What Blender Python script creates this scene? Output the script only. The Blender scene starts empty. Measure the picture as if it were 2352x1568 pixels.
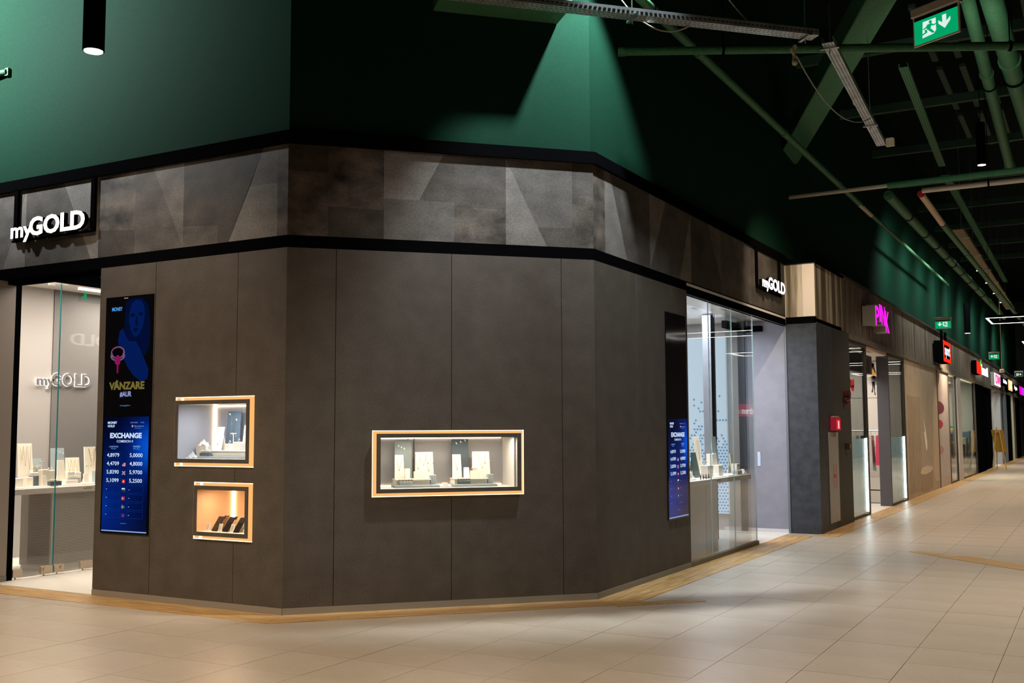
import bpy, math, random
from mathutils import Vector, Matrix
random.seed(7)
S2 = 2 ** -.5
CB = 1.9315            # the chamfered corner runs from (0,0) to (CB,CB)
sc = bpy.context.scene
COL = sc.collection

# ------------------------------------------------------------------ camera, world, exposure
def make_camera():
    y, p, r = [math.radians(a) for a in (-29.1791, 4.8139, -0.2491)]
    f = Vector((math.sin(y)*math.cos(p), math.cos(y)*math.cos(p), math.sin(p)))
    rt = Vector((math.cos(y), -math.sin(y), 0)); up = rt.cross(f)
    r2 = rt*math.cos(r)+up*math.sin(r); u2 = -rt*math.sin(r)+up*math.cos(r)
    cd = bpy.data.cameras.new('camera'); co = bpy.data.objects.new('camera', cd); COL.objects.link(co)
    m = Matrix((r2, u2, -f)).transposed().to_4x4(); m.translation = (5.8811, -6.6731, 1.5)
    co.matrix_world = m
    cd.sensor_width = 36; cd.lens = 2408.69*36/2352; cd.clip_start = .05; cd.clip_end = 200
    sc.camera = co
make_camera()
sc.view_settings.view_transform = 'Standard'; sc.view_settings.look = 'None'
sc.view_settings.gamma = 1; sc.view_settings.use_curve_mapping = False
sc.view_settings.exposure = 0.0
w = bpy.data.worlds.new('world'); sc.world = w; w.use_nodes = True
w.node_tree.nodes['Background'].inputs[0].default_value = (.9, .95, 1, 1)
w.node_tree.nodes['Background'].inputs[1].default_value = 0.004

def lamp(kind, name, loc, power, color=(1, .87, .72), aim=None, angle=110, blend=.6, radius=.08, size=1, size_y=None):
    ld = bpy.data.lights.new(name, kind); ld.energy = power; ld.color = color
    if kind == 'SPOT':
        ld.spot_size = math.radians(angle); ld.spot_blend = blend; ld.shadow_soft_size = radius
    if kind == 'POINT': ld.shadow_soft_size = radius
    if kind == 'AREA':
        ld.shape = 'RECTANGLE'; ld.size = size; ld.size_y = size_y or size
    o = bpy.data.objects.new(name, ld); COL.objects.link(o); o.location = loc
    d = Vector(aim)-Vector(loc) if aim else Vector((0, 0, -1))
    o.rotation_euler = d.to_track_quat('-Z', 'Y').to_euler()
    return o
WARM = (1, .80, .58); NEUT = (1, .90, .78); COOL = (.80, .88, 1)
# spots high in the roof that graze the green upper walls
lamp('SPOT', 'spot_corner', (2.66, 1.38, 6.3), 1500, (.86, .95, 1), aim=(1.98, 1.85, 4.2), angle=64, blend=.55, radius=.05)
lamp('SPOT', 'spot_left', (-5.3, -2.1, 6.7), 3600, (.92, .98, 1), aim=(-4.5, 0, 6.5), angle=112, blend=.7, radius=.12)
lamp('SPOT', 'spot_roof', (5.0, 4.2, 4.8), 150, (.9, 1, .9), aim=(4.9, 7.2, 6.2), angle=85, blend=1, radius=.3)
for y in (18, 20.5, 23, 25.5, 28.5, 32, 36, 40, 45, 50):
    lamp('SPOT', 'spot_corridor_wall', (3.3, y-.8, 5.6), 230, (.9, 1, .95), aim=(1.95, y, 4.2), angle=150, blend=1, radius=.1)
# downlights over the square and the corridor, plus fills added to brighten the floor
for x, y, z, pw, cl, an in [(.8, -2.62, 3.70, 330, WARM, 140), (2.6, -4.8, 4.6, 480, WARM, 140), (-2.6, -3.0, 4.2, 520, WARM, 140), (6.6, -2.8, 4.6, 480, WARM, 84), (5.0, -1.9, 4.6, 300, WARM, 84),
        (4.5, .2, 4.4, 330, NEUT, 80), (4.7, 2.2, 4.4, 230, NEUT, 76), (6.6, 3.4, 4.4, 480, WARM, 90), (5.4, 6.4, 4.5, 260, WARM, 80), (4.7, 4.0, 4.4, 300, NEUT, 62), (5.6, 9.0, 4.6, 420, WARM, 84),
        (4.6, 12.0, 4.6, 520, WARM, 130), (4.67, 17.5, 4.6, 620, WARM, 130), (2.94, 23.2, 3.9, 500, WARM, 130), (7, 20, 4.4, 600, WARM, 130), (5, 30, 4.6, 900, WARM, 140), (5, 38, 4.6, 900, WARM, 140), (5, 47, 4.6, 900, WARM, 140)]:
    lamp('SPOT', 'downlight_and_fill', (x, y, z), pw, cl, angle=an, blend=1, radius=.06)

lamp('SPOT', 'spot_pillar', (3.1, 6.2, 4.9), 330, WARM, aim=(2.35, 8.7, 2.2), angle=82, blend=.9, radius=.06)
lamp('SPOT', 'facade_fill', (-1.6, -3.4, 5.6), 620, (1, .80, .60), aim=(-1.4, 0, 1.9), angle=50, blend=.9, radius=.06)  # added fill light that brightens the left wall, no fitting here
lamp('SPOT', 'facade_fill', (2.9, -1.9, 6.0), 300, (1, .90, .80), aim=(1.1, 1.1, 1.9), angle=44, blend=.9, radius=.06)  # second added fill, aimed at the corner wall

# ------------------------------------------------------------------ materials
MATS = {}
def bsdf(m): return m.node_tree.nodes['Principled BSDF']
def mat(name, col, rough=.6, metal=0, emit=None, es=0, spec=.5):
    if name in MATS: return MATS[name]
    m = bpy.data.materials.new(name); m.use_nodes = True; b = bsdf(m)
    b.inputs['Base Color'].default_value = (*col, 1); b.inputs['Roughness'].default_value = rough
    b.inputs['Metallic'].default_value = metal; b.inputs['Specular IOR Level'].default_value = spec
    if emit:
        b.inputs['Emission Color'].default_value = (*emit, 1); b.inputs['Emission Strength'].default_value = es
    MATS[name] = m; return m
def noisy(name, c1, c2, scale=3, rough=.5, stretch=(1, 1, 1), detail=8, bump=0, lo=.35, hi=.65, fine=0, coords='Object', spec=.5, fs=14):
    if name in MATS: return MATS[name]
    m = mat(name, c1, rough, spec=spec); nt = m.node_tree; b = bsdf(m); N = nt.nodes.new; L = nt.links.new
    tc = N('ShaderNodeTexCoord'); mp = N('ShaderNodeMapping'); mp.inputs['Scale'].default_value = stretch
    L(tc.outputs[coords], mp.inputs[0])
    nz = N('ShaderNodeTexNoise'); nz.inputs['Scale'].default_value = scale; nz.inputs['Detail'].default_value = detail
    L(mp.outputs[0], nz.inputs['Vector'])
    rp = N('ShaderNodeValToRGB'); rp.color_ramp.elements[0].position = lo; rp.color_ramp.elements[1].position = hi
    rp.color_ramp.elements[0].color = (*c1, 1); rp.color_ramp.elements[1].color = (*c2, 1)
    L(nz.outputs['Fac'], rp.inputs[0]); out = rp.outputs[0]
    if fine:
        n2 = N('ShaderNodeTexNoise'); n2.inputs['Scale'].default_value = scale*fs; n2.inputs['Detail'].default_value = 6
        L(mp.outputs[0], n2.inputs['Vector'])
        r2 = N('ShaderNodeValToRGB'); r2.color_ramp.elements[0].position = .38; r2.color_ramp.elements[1].position = .62
        r2.color_ramp.elements[0].color = (1-fine,)*3+(1,); r2.color_ramp.elements[1].color = (1+fine*.5,)*3+(1,)
        L(n2.outputs['Fac'], r2.inputs[0])
        mx = N('ShaderNodeMix'); mx.data_type = 'RGBA'; mx.blend_type = 'MULTIPLY'; mx.inputs[0].default_value = 1
        L(out, mx.inputs[6]); L(r2.outputs[0], mx.inputs[7]); out = mx.outputs[2]
    L(out, b.inputs['Base Color'])
    if bump:
        bp = N('ShaderNodeBump'); bp.inputs['Strength'].default_value = bump; bp.inputs['Distance'].default_value = .01
        L(nz.outputs['Fac'], bp.inputs['Height']); L(bp.outputs[0], b.inputs['Normal'])
    return m
def glass_mat(name, tint=(.97, .98, .975), ior=1.45, boost=1.0):
    if name in MATS: return MATS[name]
    m = bpy.data.materials.new(name); m.use_nodes = True; nt = m.node_tree; nt.nodes.clear(); N = nt.nodes.new
    o = N('ShaderNodeOutputMaterial'); mx = N('ShaderNodeMixShader'); lw = N('ShaderNodeLayerWeight'); lw.inputs[0].default_value = .5
    pw = N('ShaderNodeMath'); pw.operation = 'POWER'; pw.inputs[1].default_value = 5
    ma = N('ShaderNodeMath'); ma.operation = 'MULTIPLY_ADD'; ma.inputs[1].default_value = .95; ma.inputs[2].default_value = .04*boost
    t = N('ShaderNodeBsdfTransparent'); t.inputs[0].default_value = (*tint, 1); g = N('ShaderNodeBsdfGlossy'); g.inputs['Roughness'].default_value = .01
    L = nt.links.new; L(lw.outputs['Facing'], pw.inputs[0]); L(pw.outputs[0], ma.inputs[0]); L(ma.outputs[0], mx.inputs[0])
    L(t.outputs[0], mx.inputs[1]); L(g.outputs[0], mx.inputs[2]); L(mx.outputs[0], o.inputs[0])
    MATS[name] = m; return m

PANEL = noisy('panel_laminate', (.076, .063, .051), (.094, .079, .065), 5, .55, fine=.12, spec=.3)
PANELD = PANEL
BLACK = mat('black_metal', (.0025, .0025, .003), .7, spec=0)
BLACKM = mat('black_matt', (.012, .012, .013), .8, spec=.1)
BASEB = mat('baseboard_grey', (.26, .23, .19), .5)
GREEN = noisy('green_paint', (.0042, .027, .0150), (.0052, .031, .018), 40, .8, fine=.05, spec=.05)
PIPEG = noisy('green_pipe_paint', (.035, .125, .055), (.05, .16, .075), 30, .6, spec=.25)
ROOF = mat('roof_deck_dark', (.006, .012, .009), .9, spec=.05)
TILE = noisy('tile_beige', (.42, .355, .285), (.475, .41, .335), 2.2, .34, fine=.035, bump=.02)
GROUT = mat('grout_dark', (.10, .08, .06), .9)
WOOD = noisy('wood_floor', (.36, .20, .07), (.58, .37, .16), 3, .38, stretch=(1, 12, 1), fine=.12, bump=.03)
WOODY = noisy('wood_floor_along', (.36, .20, .07), (.58, .37, .16), 3, .38, stretch=(12, 1, 1), fine=.12, bump=.03)
WHITE = mat('white_lacquer', (.78, .75, .70), .35)
CREAM = mat('cream_suede', (.86, .80, .70), .7)
BLUEG = mat('blue_grey_suede', (.28, .33, .36), .7)
BLUED = mat('dark_blue_grey', (.07, .10, .13), .6)
TEAL = mat('dark_teal_leather', (.035, .075, .08), .5)
GREYN = mat('niche_grey', (.30, .30, .33), .7)
GREYW = mat('shop_wall_grey', (.40, .375, .36), .7)
GREYD = mat('shop_wall_dark', (.17, .16, .155), .7)
WALLB = noisy('bluegrey_wall', (.23, .235, .29), (.26, .265, .32), 6, .6)
GOLD = mat('gold', (.85, .55, .20), .25, 1)
SILVER = mat('steel', (.62, .62, .62), .28, 1)
GALV = noisy('galvanised', (.35, .40, .40), (.55, .60, .60), 6, .38)
bsdf(GALV).inputs['Metallic'].default_value = .7
BRUSH = mat('brushed_bronze', (.62, .51, .40), .38, .8)
GLASS = glass_mat('clear_glass')
GEDGE = mat('glass_edge', (.02, .20, .20), .1, emit=(.05, .40, .40), es=.10)
def emis(name, col, s): return mat(name, (0, 0, 0), .9, emit=col, es=s, spec=0)
LEDW = emis('led_warm_strip', (1, .50, .16), 1.0)
LEDH = emis('led_warm_hot', (1, .88, .62), 6)
LEDB = emis('led_warm_bright', (1, .78, .45), 4)
SIGNW = emis('sign_white_face', (1, .93, .86), 3.2)
LAMPF = emis('lamp_face', (1, .93, .80), 9)
LEDL = emis('linear_led', (1, .93, .85), 7)
# slate and streaky concrete of the corridor fronts
CONC = [noisy('fascia_tone_%d' % i, a, b, 4, .6, fine=.17, bump=.02, lo=.30, hi=.70, spec=.25, detail=10, stretch=(1, 1, 1.4), fs=11) for i, (a, b) in enumerate([
    ((.030, .025, .021), (.075, .063, .053)), ((.050, .043, .037), (.110, .096, .084)),
    ((.080, .071, .063), (.150, .136, .122)), ((.135, .122, .109), (.215, .198, .180)), ((.014, .012, .010), (.165, .140, .115))])]
CONQ = noisy('fascia_streaked', (.065, .050, .036), (.26, .215, .165), 2.2, .6, stretch=(2.2, 1, .16), fine=.35, lo=.3, hi=.7, spec=.25, fs=4)
CONP = noisy('pillar_streaked', (.14, .11, .07), (.55, .49, .39), 2.2, .6, stretch=(2.6, 2.6, .14), fine=.25, lo=.43, hi=.57, spec=.25, fs=3.5)
SLATE = noisy('slate_dark_blue', (.022, .027, .035), (.042, .050, .063), 8, .5, fine=.15)
BEIGE = noisy('hoarding_beige', (.34, .255, .175), (.40, .31, .22), 3, .65, fine=.08)
BEIGE2 = noisy('panel_pinkish', (.42, .345, .30), (.46, .385, .335), 3, .6, fine=.05)

# ------------------------------------------------------------------ mesh building
class MB:
    def __init__(s): s.v = []; s.f = []
    def add(s, vs, fs, M=None):
        n = len(s.v)
        s.v += [tuple(M @ Vector(v)) if M else tuple(v) for v in vs]; s.f += [tuple(i+n for i in f) for f in fs]; return s
    def box(s, x0, x1, y0, y1, z0, z1, M=None):
        return s.add([(x0, y0, z0), (x1, y0, z0), (x1, y1, z0), (x0, y1, z0), (x0, y0, z1), (x1, y0, z1), (x1, y1, z1), (x0, y1, z1)],
                     [(0, 3, 2, 1), (4, 5, 6, 7), (0, 1, 5, 4), (1, 2, 6, 5), (2, 3, 7, 6), (3, 0, 4, 7)], M)
    def bbox(s, x0, x1, y0, y1, z0, z1, c=.006, M=None):     # box with chamfered vertical and top edges
        p = [(x0+c, y0), (x1-c, y0), (x1, y0+c), (x1, y1-c), (x1-c, y1), (x0+c, y1), (x0, y1-c), (x0, y0+c)]
        q = [(x0+2*c, y0+c), (x1-2*c, y0+c), (x1-c, y0+2*c), (x1-c, y1-2*c), (x1-2*c, y1-c), (x0+2*c, y1-c), (x0+c, y1-2*c), (x0+c, y0+2*c)]
        vs = [(a, b, z0) for a, b in p]+[(a, b, z1-c) for a, b in p]+[(a, b, z1) for a, b in q]
        fs = [tuple(range(7, -1, -1)), tuple(range(16, 24))]
        for k in (0, 8):
            for i in range(8): j = (i+1) % 8; fs.append((k+i, k+j, k+8+j, k+8+i))
        return s.add(vs, fs, M)
    def prism(s, poly, y0, y1, M=None):       # polygon in x,z pushed along y
        a = sum(poly[i][0]*poly[(i+1) % len(poly)][1]-poly[(i+1) % len(poly)][0]*poly[i][1] for i in range(len(poly)))
        if a < 0: poly = poly[::-1]
        n = len(poly); vs = [(x, y0, z) for x, z in poly]+[(x, y1, z) for x, z in poly]
        fs = [tuple(range(n)), tuple(range(2*n-1, n-1, -1))]+[(i, i+n, (i+1) % n+n, (i+1) % n) for i in range(n)]
        return s.add(vs, fs, M)
    def slab(s, poly, z0, z1):                # polygon in x,y raised along z
        a = sum(poly[i][0]*poly[(i+1) % len(poly)][1]-poly[(i+1) % len(poly)][0]*poly[i][1] for i in range(len(poly)))
        if a < 0: poly = poly[::-1]
        n = len(poly); vs = [(x, y, z0) for x, y in poly]+[(x, y, z1) for x, y in poly]
        return s.add(vs, [tuple(range(n-1, -1, -1)), tuple(range(n, 2*n))]+[(i, (i+1) % n, (i+1) % n+n, i+n) for i in range(n)])
    def cyl(s, p0, p1, r0, r1=None, n=12):
        r1 = r0 if r1 is None else r1; p0 = Vector(p0); p1 = Vector(p1); d = (p1-p0).normalized()
        a = d.orthogonal().normalized(); b = d.cross(a); vs = []
        for p, r in ((p0, r0), (p1, r1)):
            for i in range(n):
                t = 2*math.pi*i/n; vs.append(p+(a*math.cos(t)+b*math.sin(t))*r)
        return s.add(vs, [tuple(range(n-1, -1, -1)), tuple(range(n, 2*n))]+[(i, (i+1) % n, (i+1) % n+n, i+n) for i in range(n)])
    def tube(s, pts, r, n=6):
        for a, b in zip(pts, pts[1:]): s.cyl(a, b, r, n=n)
        return s
    def torus(s, c, R, r, ax='y', n=16, m=6):
        vs = []; fs = []
        for i in range(n):
            t = 2*math.pi*i/n
            for j in range(m):
                u = 2*math.pi*j/m; q = R+r*math.cos(u); h = r*math.sin(u)
                v = {'y': (q*math.cos(t), h, q*math.sin(t)), 'z': (q*math.cos(t), q*math.sin(t), h), 'x': (h, q*math.cos(t), q*math.sin(t))}[ax]
                vs.append((c[0]+v[0], c[1]+v[1], c[2]+v[2]))
                fs.append((i*m+j, ((i+1) % n)*m+j, ((i+1) % n)*m+(j+1) % m, i*m+(j+1) % m))
        return s.add(vs, fs)
    def ball(s, c, rx, ry, rz, n=12, m=7):
        vs = [(c[0], c[1], c[2]-rz)]; fs = []
        for j in range(1, m):
            a = math.pi*j/m
            for i in range(n):
                t = 2*math.pi*i/n; vs.append((c[0]+rx*math.sin(a)*math.cos(t), c[1]+ry*math.sin(a)*math.sin(t), c[2]-rz*math.cos(a)))
        vs.append((c[0], c[1], c[2]+rz))
        for i in range(n):
            fs.append((0, 1+(i+1) % n, 1+i)); k = 1+(m-2)*n; fs.append((len(vs)-1, k+i, k+(i+1) % n))
        for j in range(m-2):
            for i in range(n):
                a = 1+j*n+i; b = 1+j*n+(i+1) % n; fs.append((a, b, b+n, a+n))
        return s.add(vs, fs)
    def holed(s, x0, x1, z0, z1, holes, y0, y1):   # upright slab in the x,z plane with rectangular holes
        xs = sorted({x0, x1, *[min(max(h[i], x0), x1) for h in holes for i in (0, 1)]}); zs = sorted({z0, z1, *[min(max(h[i], z0), z1) for h in holes for i in (2, 3)]})
        for a, b in zip(xs, xs[1:]):
            run = None
            for c, d in zip(zs, zs[1:]):
                mx, mz = (a+b)/2, (c+d)/2
                inside = any(h[0] < mx < h[1] and h[2] < mz < h[3] for h in holes)
                if not inside: run = [run[0], d] if run else [c, d]
                if inside or d == zs[-1]:
                    if run: s.box(a, b, y0, y1, run[0], run[1])
                    run = None
        return s
def mesh(mb, name):
    me = bpy.data.meshes.new(name); me.from_pydata(mb.v, [], mb.f); me.update(); return me
FR = {'W': ((0, 0), 0), 'L': ((0, 0), 0), 'M': ((0, 0), 45), 'R': ((CB, 0), 90), 'Q': ((2.326, 0), 90), 'P': ((2.366, 0), 90), 'G': ((-3.80, 0), 90)}
def place(o, fr, loc=(0, 0, 0), rot=0):
    (ox, oy), a = FR[fr]; t = math.radians(a)
    x, y, z = loc
    o.location = (ox+x*math.cos(t)-y*math.sin(t), oy+x*math.sin(t)+y*math.cos(t), z)
    o.rotation_euler = (0, 0, t+math.radians(rot)); return o
def obj(name, mb, m, parent=None, fr=None, loc=(0, 0, 0), rot=0, smooth=False):
    me = mb if isinstance(mb, bpy.types.Mesh) else mesh(mb, name)
    if m and not me.materials: me.materials.append(m)
    if smooth:
        for p in me.polygons: p.use_smooth = True
        try: me.set_sharp_from_angle(angle=.6)
        except Exception: pass
    o = bpy.data.objects.new(name, me); COL.objects.link(o)
    if parent: o.parent = parent; o.location = loc
    else: place(o, fr or 'W', loc, rot)
    return o
def tag(o, label, cat, group=None):
    o['label'] = label; o['category'] = cat
    if group: o['group'] = group
    return o
def thing(name, label, cat, fr='W', loc=(0, 0, 0), rot=0, group=None):
    o = bpy.data.objects.new(name, None); o.empty_display_size = .1; COL.objects.link(o); place(o, fr, loc, rot)
    return tag(o, label, cat, group)
def struct(name, mb, m, fr='W', loc=(0, 0, 0), rot=0, parent=None):
    o = obj(name, mb, m, parent, fr, loc, rot)
    if not parent: o['kind'] = 'structure'
    return o
def sempty(name, fr='W', loc=(0, 0, 0), rot=0):
    o = bpy.data.objects.new(name, None); o.empty_display_size = .1; COL.objects.link(o); place(o, fr, loc, rot); o['kind'] = 'structure'; return o
def text_mb(body, x0, x1, z0, z1, depth=.002, y=0, bold=0, shear=0, align='fit'):
    cu = bpy.data.curves.new('t', 'FONT'); cu.body = body; cu.size = 1; cu.offset = bold; cu.resolution_u = 3; cu.shear = shear
    o = bpy.data.objects.new('t', cu); COL.objects.link(o)
    dg = bpy.context.evaluated_depsgraph_get(); me = bpy.data.meshes.new_from_object(o.evaluated_get(dg))
    bpy.data.objects.remove(o)
    mb = MB()
    if not me.vertices: return mb
    xs = [v.co.x for v in me.vertices]; ys = [v.co.y for v in me.vertices]
    a, b, c, d = min(xs), max(xs), min(ys), max(ys)
    sx = (x1-x0)/(b-a) if x1 is not None else (z1-z0)/(d-c); sz = (z1-z0)/(d-c)
    n = len(me.vertices)
    P = [(x0+(v.co.x-a)*sx, z0+(v.co.y-c)*sz) for v in me.vertices]
    fr_ = [tuple(p.vertices) for p in me.polygons]
    if depth <= 0.0005: mb.add([(x, y, z) for x, z in P], fr_)
    else:
        cnt = {}
        for f in fr_:
            for i in range(len(f)):
                e = (f[i], f[(i+1) % len(f)]); cnt[e] = 1
        rim = [e for e in cnt if (e[1], e[0]) not in cnt]
        mb.add([(x, y, z) for x, z in P]+[(x, y+depth, z) for x, z in P], fr_+[tuple(i+n for i in f[::-1]) for f in fr_]+[(e[1], e[0], e[0]+n, e[1]+n) for e in rim])
    bpy.data.meshes.remove(me); return mb

# ------------------------------------------------------------------ floor
fl = struct('floor', MB().box(-8, 11, -10, 60, -.10, -.006), GROUT)
tm = mesh(MB().box(0, .531, 0, .529, -.02, 0), 'tile'); tm.materials.append(TILE)
cells = []
for i in range(-13, 17):
    for j in range(-18, 112):
        x = .448+.5343*i; y = -1.022+.5315*j
        cells.append((x, y))
cam = Vector((5.88, -6.67)); fw = Vector((math.sin(math.radians(-29.18)), math.cos(math.radians(-29.18)))); rg = Vector((fw.y, -fw.x))
def vis(c):
    if c[0] < 1.9 and c[1] > 0 and c[1]-c[0] > .3: return False
    d = Vector((c[0]+.27, c[1]+.27))-cam; z = d.dot(fw); x = d.dot(rg)
    return z > 5.0 and abs(x) < z*.50+.25
cells.sort(key=lambda c: (Vector((c[0]+.27, c[1]+.27))-cam).length)
k = 0; rest = MB()
for c in cells:
    if vis(c) and k < 295:
        t = bpy.data.objects.new('tile', tm); COL.objects.link(t); t.parent = fl; t.location = (c[0]+.0015, c[1]+.0008, random.uniform(-.0006, .0006)); k += 1
    else: rest.box(c[0]+.0015, c[0]+.5328, c[1]+.0012, c[1]+.5303, -.02, 0)
o = obj('tile_field', rest, TILE, fl); o['kind'] = 'stuff'
# wooden strip laid along the shopfronts, plank by plank
T22 = math.tan(math.radians(22.5))
def planks(fr, s0, s1, rows, seg, m0=0, m1=0, m=WOOD, off0=0):
    (ox, oy), a = FR[fr]
    for r, (a0, a1) in enumerate(zip(rows, rows[1:])):
        cuts = [s0]; s = s0+seg*(.45 if r % 2 else .8)+off0
        while s < s1-.25: cuts.append(s); s += seg
        cuts.append(s1)
        for i, (p, q) in enumerate(zip(cuts, cuts[1:])):
            g = .0015; e0 = m0 if i == 0 else 0; e1 = m1 if i == len(cuts)-2 else 0
            mb = MB().slab([(p+g+e0*a0, -a0-g), (q-g+e1*a0, -a0-g), (q-g+e1*a1, -a1+g), (p+g+e0*a1, -a1+g)], .0, .004)
            o = obj('plank', mb, m, None, fr); o.parent = fl
planks('L', -6.5, 0, [0, .15, .335], 1.0, 0, T22, WOOD)
planks('M', 0, 2.7315, [0, .15, .335], .95, -T22, T22, WOOD)
planks('R', CB, 8.36, [0, .13, .26, .385], 1.15, -T22, 0, WOOD)
planks('Q', 8.36, 57, [0, .16, .32], 2.4, 0, 0, WOOD)
obj('plank', MB().slab([(2.10, 1.80), (2.242, 1.674), (2.815, 2.281), (2.75, 2.38), (2.336, 1.985), (2.25, 2.05)], .0, .0045), WOOD, fl)
o = obj('plank', MB().slab([(3.79, 6.97), (3.88, 7.07), (4.32, 6.74), (4.37, 6.80), (4.52, 6.80), (7.6, 3.40), (7.6, 3.0), (5.116, 5.72), (4.30, 6.47)], .0, .0045), WOOD, fl)

# ------------------------------------------------------------------ corner block: walls and cladding panels
ZB, ZT = 3.14, 3.92
W1 = (-1.27, -.335, 1.193, 1.80); W2 = (-1.023, -.337, .573, 1.063); W3 = (.725, 2.060, .939, 1.500)
I1 = (-1.19, -.392, 1.262, 1.733); I2 = (-.943, -.390, .642, .999); I3 = (.792, 1.989, 1.008, 1.437)
def facade(name, fr, s0, s1, seams, outer, inner, m, base=True, ends=(0, 0)):
    root = sempty(name, fr)
    obj('wall_core', MB().holed(s0+.03, s1-.03, .0, ZB, [(h[0]-.016, h[1]+.016, h[2]-.016, h[3]+.016) for h in inner], .035, .10), BLACKM, root)
    xs = [s0]+seams+[s1]
    for a, b in zip(xs, xs[1:]):
        g = .0025
        mb = MB().holed(a+(g if a != s0 else 0), b-(g if b != s1 else 0), .06, 3.035, outer, 0, .034)
        obj('panel', mb, m, root)
    mb = MB().slab([(s0, -.006), (s1, -.006), (s1, .03), (s0, .03)], 0, .058)
    obj('baseboard', mb, BASEB, root)
    return root
wl = facade('wall_left', 'L', -2.283, 0, [-1.547, -.547], [W1, W2], [I1, I2], PANEL)
wm = facade('wall_corner', 'M', 0, 2.7315, [.41, 1.41, 2.418], [W3], [I3], PANEL)
wr = facade('wall_right', 'R', CB, 4.385, [2.93, 3.93], [], [], PANELD)
# soffit trims and top trims (black steel)
def slabtrim(name, z0, z1, off, inn):
    # one ring that follows the three facades
    o_ = off; P = [(-6.6, -o_), (0+o_*T22, -o_), (CB+o_, CB-o_*T22), (CB+o_, 8.62), (CB-inn, 8.62), (CB-inn, CB+inn*T22), (-inn*T22, inn), (-6.6, inn)]
    return struct(name, MB().slab(P, z0, z1), BLACK)
slabtrim('trim_1', 3.036, ZB, -.001, .12)
slabtrim('trim_2', ZT, 4.03, .03, .2)
# fascia: large printed concrete-look pieces
def fpieces(root, fr, pieces):
    for poly, tone in pieces:
        cx = sum(p[0] for p in poly)/len(poly); cz = sum(p[1] for p in poly)/len(poly)
        q = [(cx+(x-cx)*(1-.0001/max(.1, abs(x-cx))), z) for x, z in poly]
        obj('panel', MB().prism(q, .0+random.uniform(0, .0006), .03), CONC[tone], root)
def strips(xs): pass
B, T = ZB, ZT
fL = sempty('wall_fascia_left', 'L')
fpieces(fL, 'L', [
    ([(-6.5, B), (-5.2, B), (-5.2, T), (-6.5, T)], 1), ([(-5.2, B), (-4.25, B), (-4.25, T), (-5.2, T)], 0),
    ([(-4.25, B), (-3.745, B), (-3.41, T), (-4.25, T)], 2), ([(-3.745, B), (-3.41, B), (-3.41, T)], 3),
    ([(-3.41, B), (-2.436, B), (-2.85, T), (-3.41, T)], 1), ([(-2.436, B), (-2.337, B), (-2.337, T), (-2.85, T)], 3),
    ([(-2.337, B), (-1.844, B), (-1.844, 3.36), (-2.337, 3.40)], 0), ([(-2.337, 3.40), (-1.844, 3.36), (-1.844, T), (-2.337, T)], 4),
    ([(-1.844, B), (-1.22, B), (-1.619, T), (-1.844, T)], 1), ([(-1.22, B), (-1.22, T), (-1.619, T)], 2),
    ([(-1.22, B), (-.80, B), (-.80, 3.30), (-1.22, 3.33)], 1), ([(-.80, B), (-.665, B), (-.28, T), (-1.22, T), (-1.22, 3.33), (-.80, 3.30)], 0), ([(-.665, B), (-.115, B), (-.115, 3.60), (-.43, 3.60)], 3), ([(-.115, 3.60), (-.115, T), (-.28, T), (-.43, 3.60)], 2),
    ([(-.115, B), (0, B), (0, T), (-.115, T)], 4)])
fM = sempty('wall_fascia_corner', 'M')
fpieces(fM, 'M', [
    ([(0, B), (.337, B), (.337, 3.69), (0, 3.69)], 4), ([(0, 3.69), (.337, 3.69), (.337, T), (0, T)], 0),
    ([(.337, B), (.812, B), (.812, 3.39), (.337, 3.40)], 0), ([(.337, 3.40), (.812, 3.39), (.812, T), (.337, T)], 4),
    ([(.812, B), (.937, B), (1.12, 3.495), (.812, 3.495)], 2), ([(.812, 3.495), (1.12, 3.495), (1.34, T), (.812, T)], 3),
    ([(.937, B), (1.434, B), (1.434, 3.49), (1.12, 3.495)], 2), ([(1.12, 3.495), (1.434, 3.49), (1.434, T), (1.34, T)], 1),
    ([(1.434, B), (1.904, B), (1.904, 3.46), (1.434, 3.46)], 4), ([(1.434, 3.46), (1.904, 3.46), (1.904, T), (1.434, T)], 1),
    ([(1.904, B), (2.285, B), (1.904, T)], 3), ([(2.285, B), (2.529, B), (2.529, 3.315), (2.20, 3.31)], 1), ([(2.20, 3.31), (2.529, 3.315), (2.529, T), (1.904, T)], 2),
    ([(2.529, B), (2.7315, B), (2.7315, 3.62), (2.529, 3.62)], 4), ([(2.529, 3.62), (2.7315, 3.62), (2.7315, T), (2.529, T)], 1)])
fR = sempty('wall_fascia_right', 'R')
fpieces(fR, 'R', [
    ([(CB, B), (2.19, B), (2.19, T), (CB, T)], 4), ([(2.19, B), (2.713, B), (2.31, T), (2.19, T)], 3), ([(2.713, B), (3.315, B), (3.315, T), (2.31, T)], 1),
    ([(3.315, B), (3.315, T), (3.78, T)], 3), ([(3.315, B), (3.948, B), (3.948, T), (3.78, T)], 1),
    ([(3.948, B), (4.18, B), (4.56, T), (3.948, T)], 1), ([(4.18, B), (4.561, B), (4.561, T), (4.56, T)], 3),
    ([(4.561, B), (5.644, B), (5.644, 3.28), (5.155, T), (4.561, T)], 0), ([(5.644, 3.28), (5.644, T), (5.155, T)], 2),
    ([(5.644, B), (6.80, B), (6.10, T), (5.644, T)], 1), ([(6.80, B), (6.9, B), (6.9, T), (6.10, T)], 2),
    ([(6.9, B), (7.9, B), (7.9, T), (6.9, T)], 1), ([(7.9, B), (8.62, B), (8.62, T), (7.9, T)], 0)])
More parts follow.
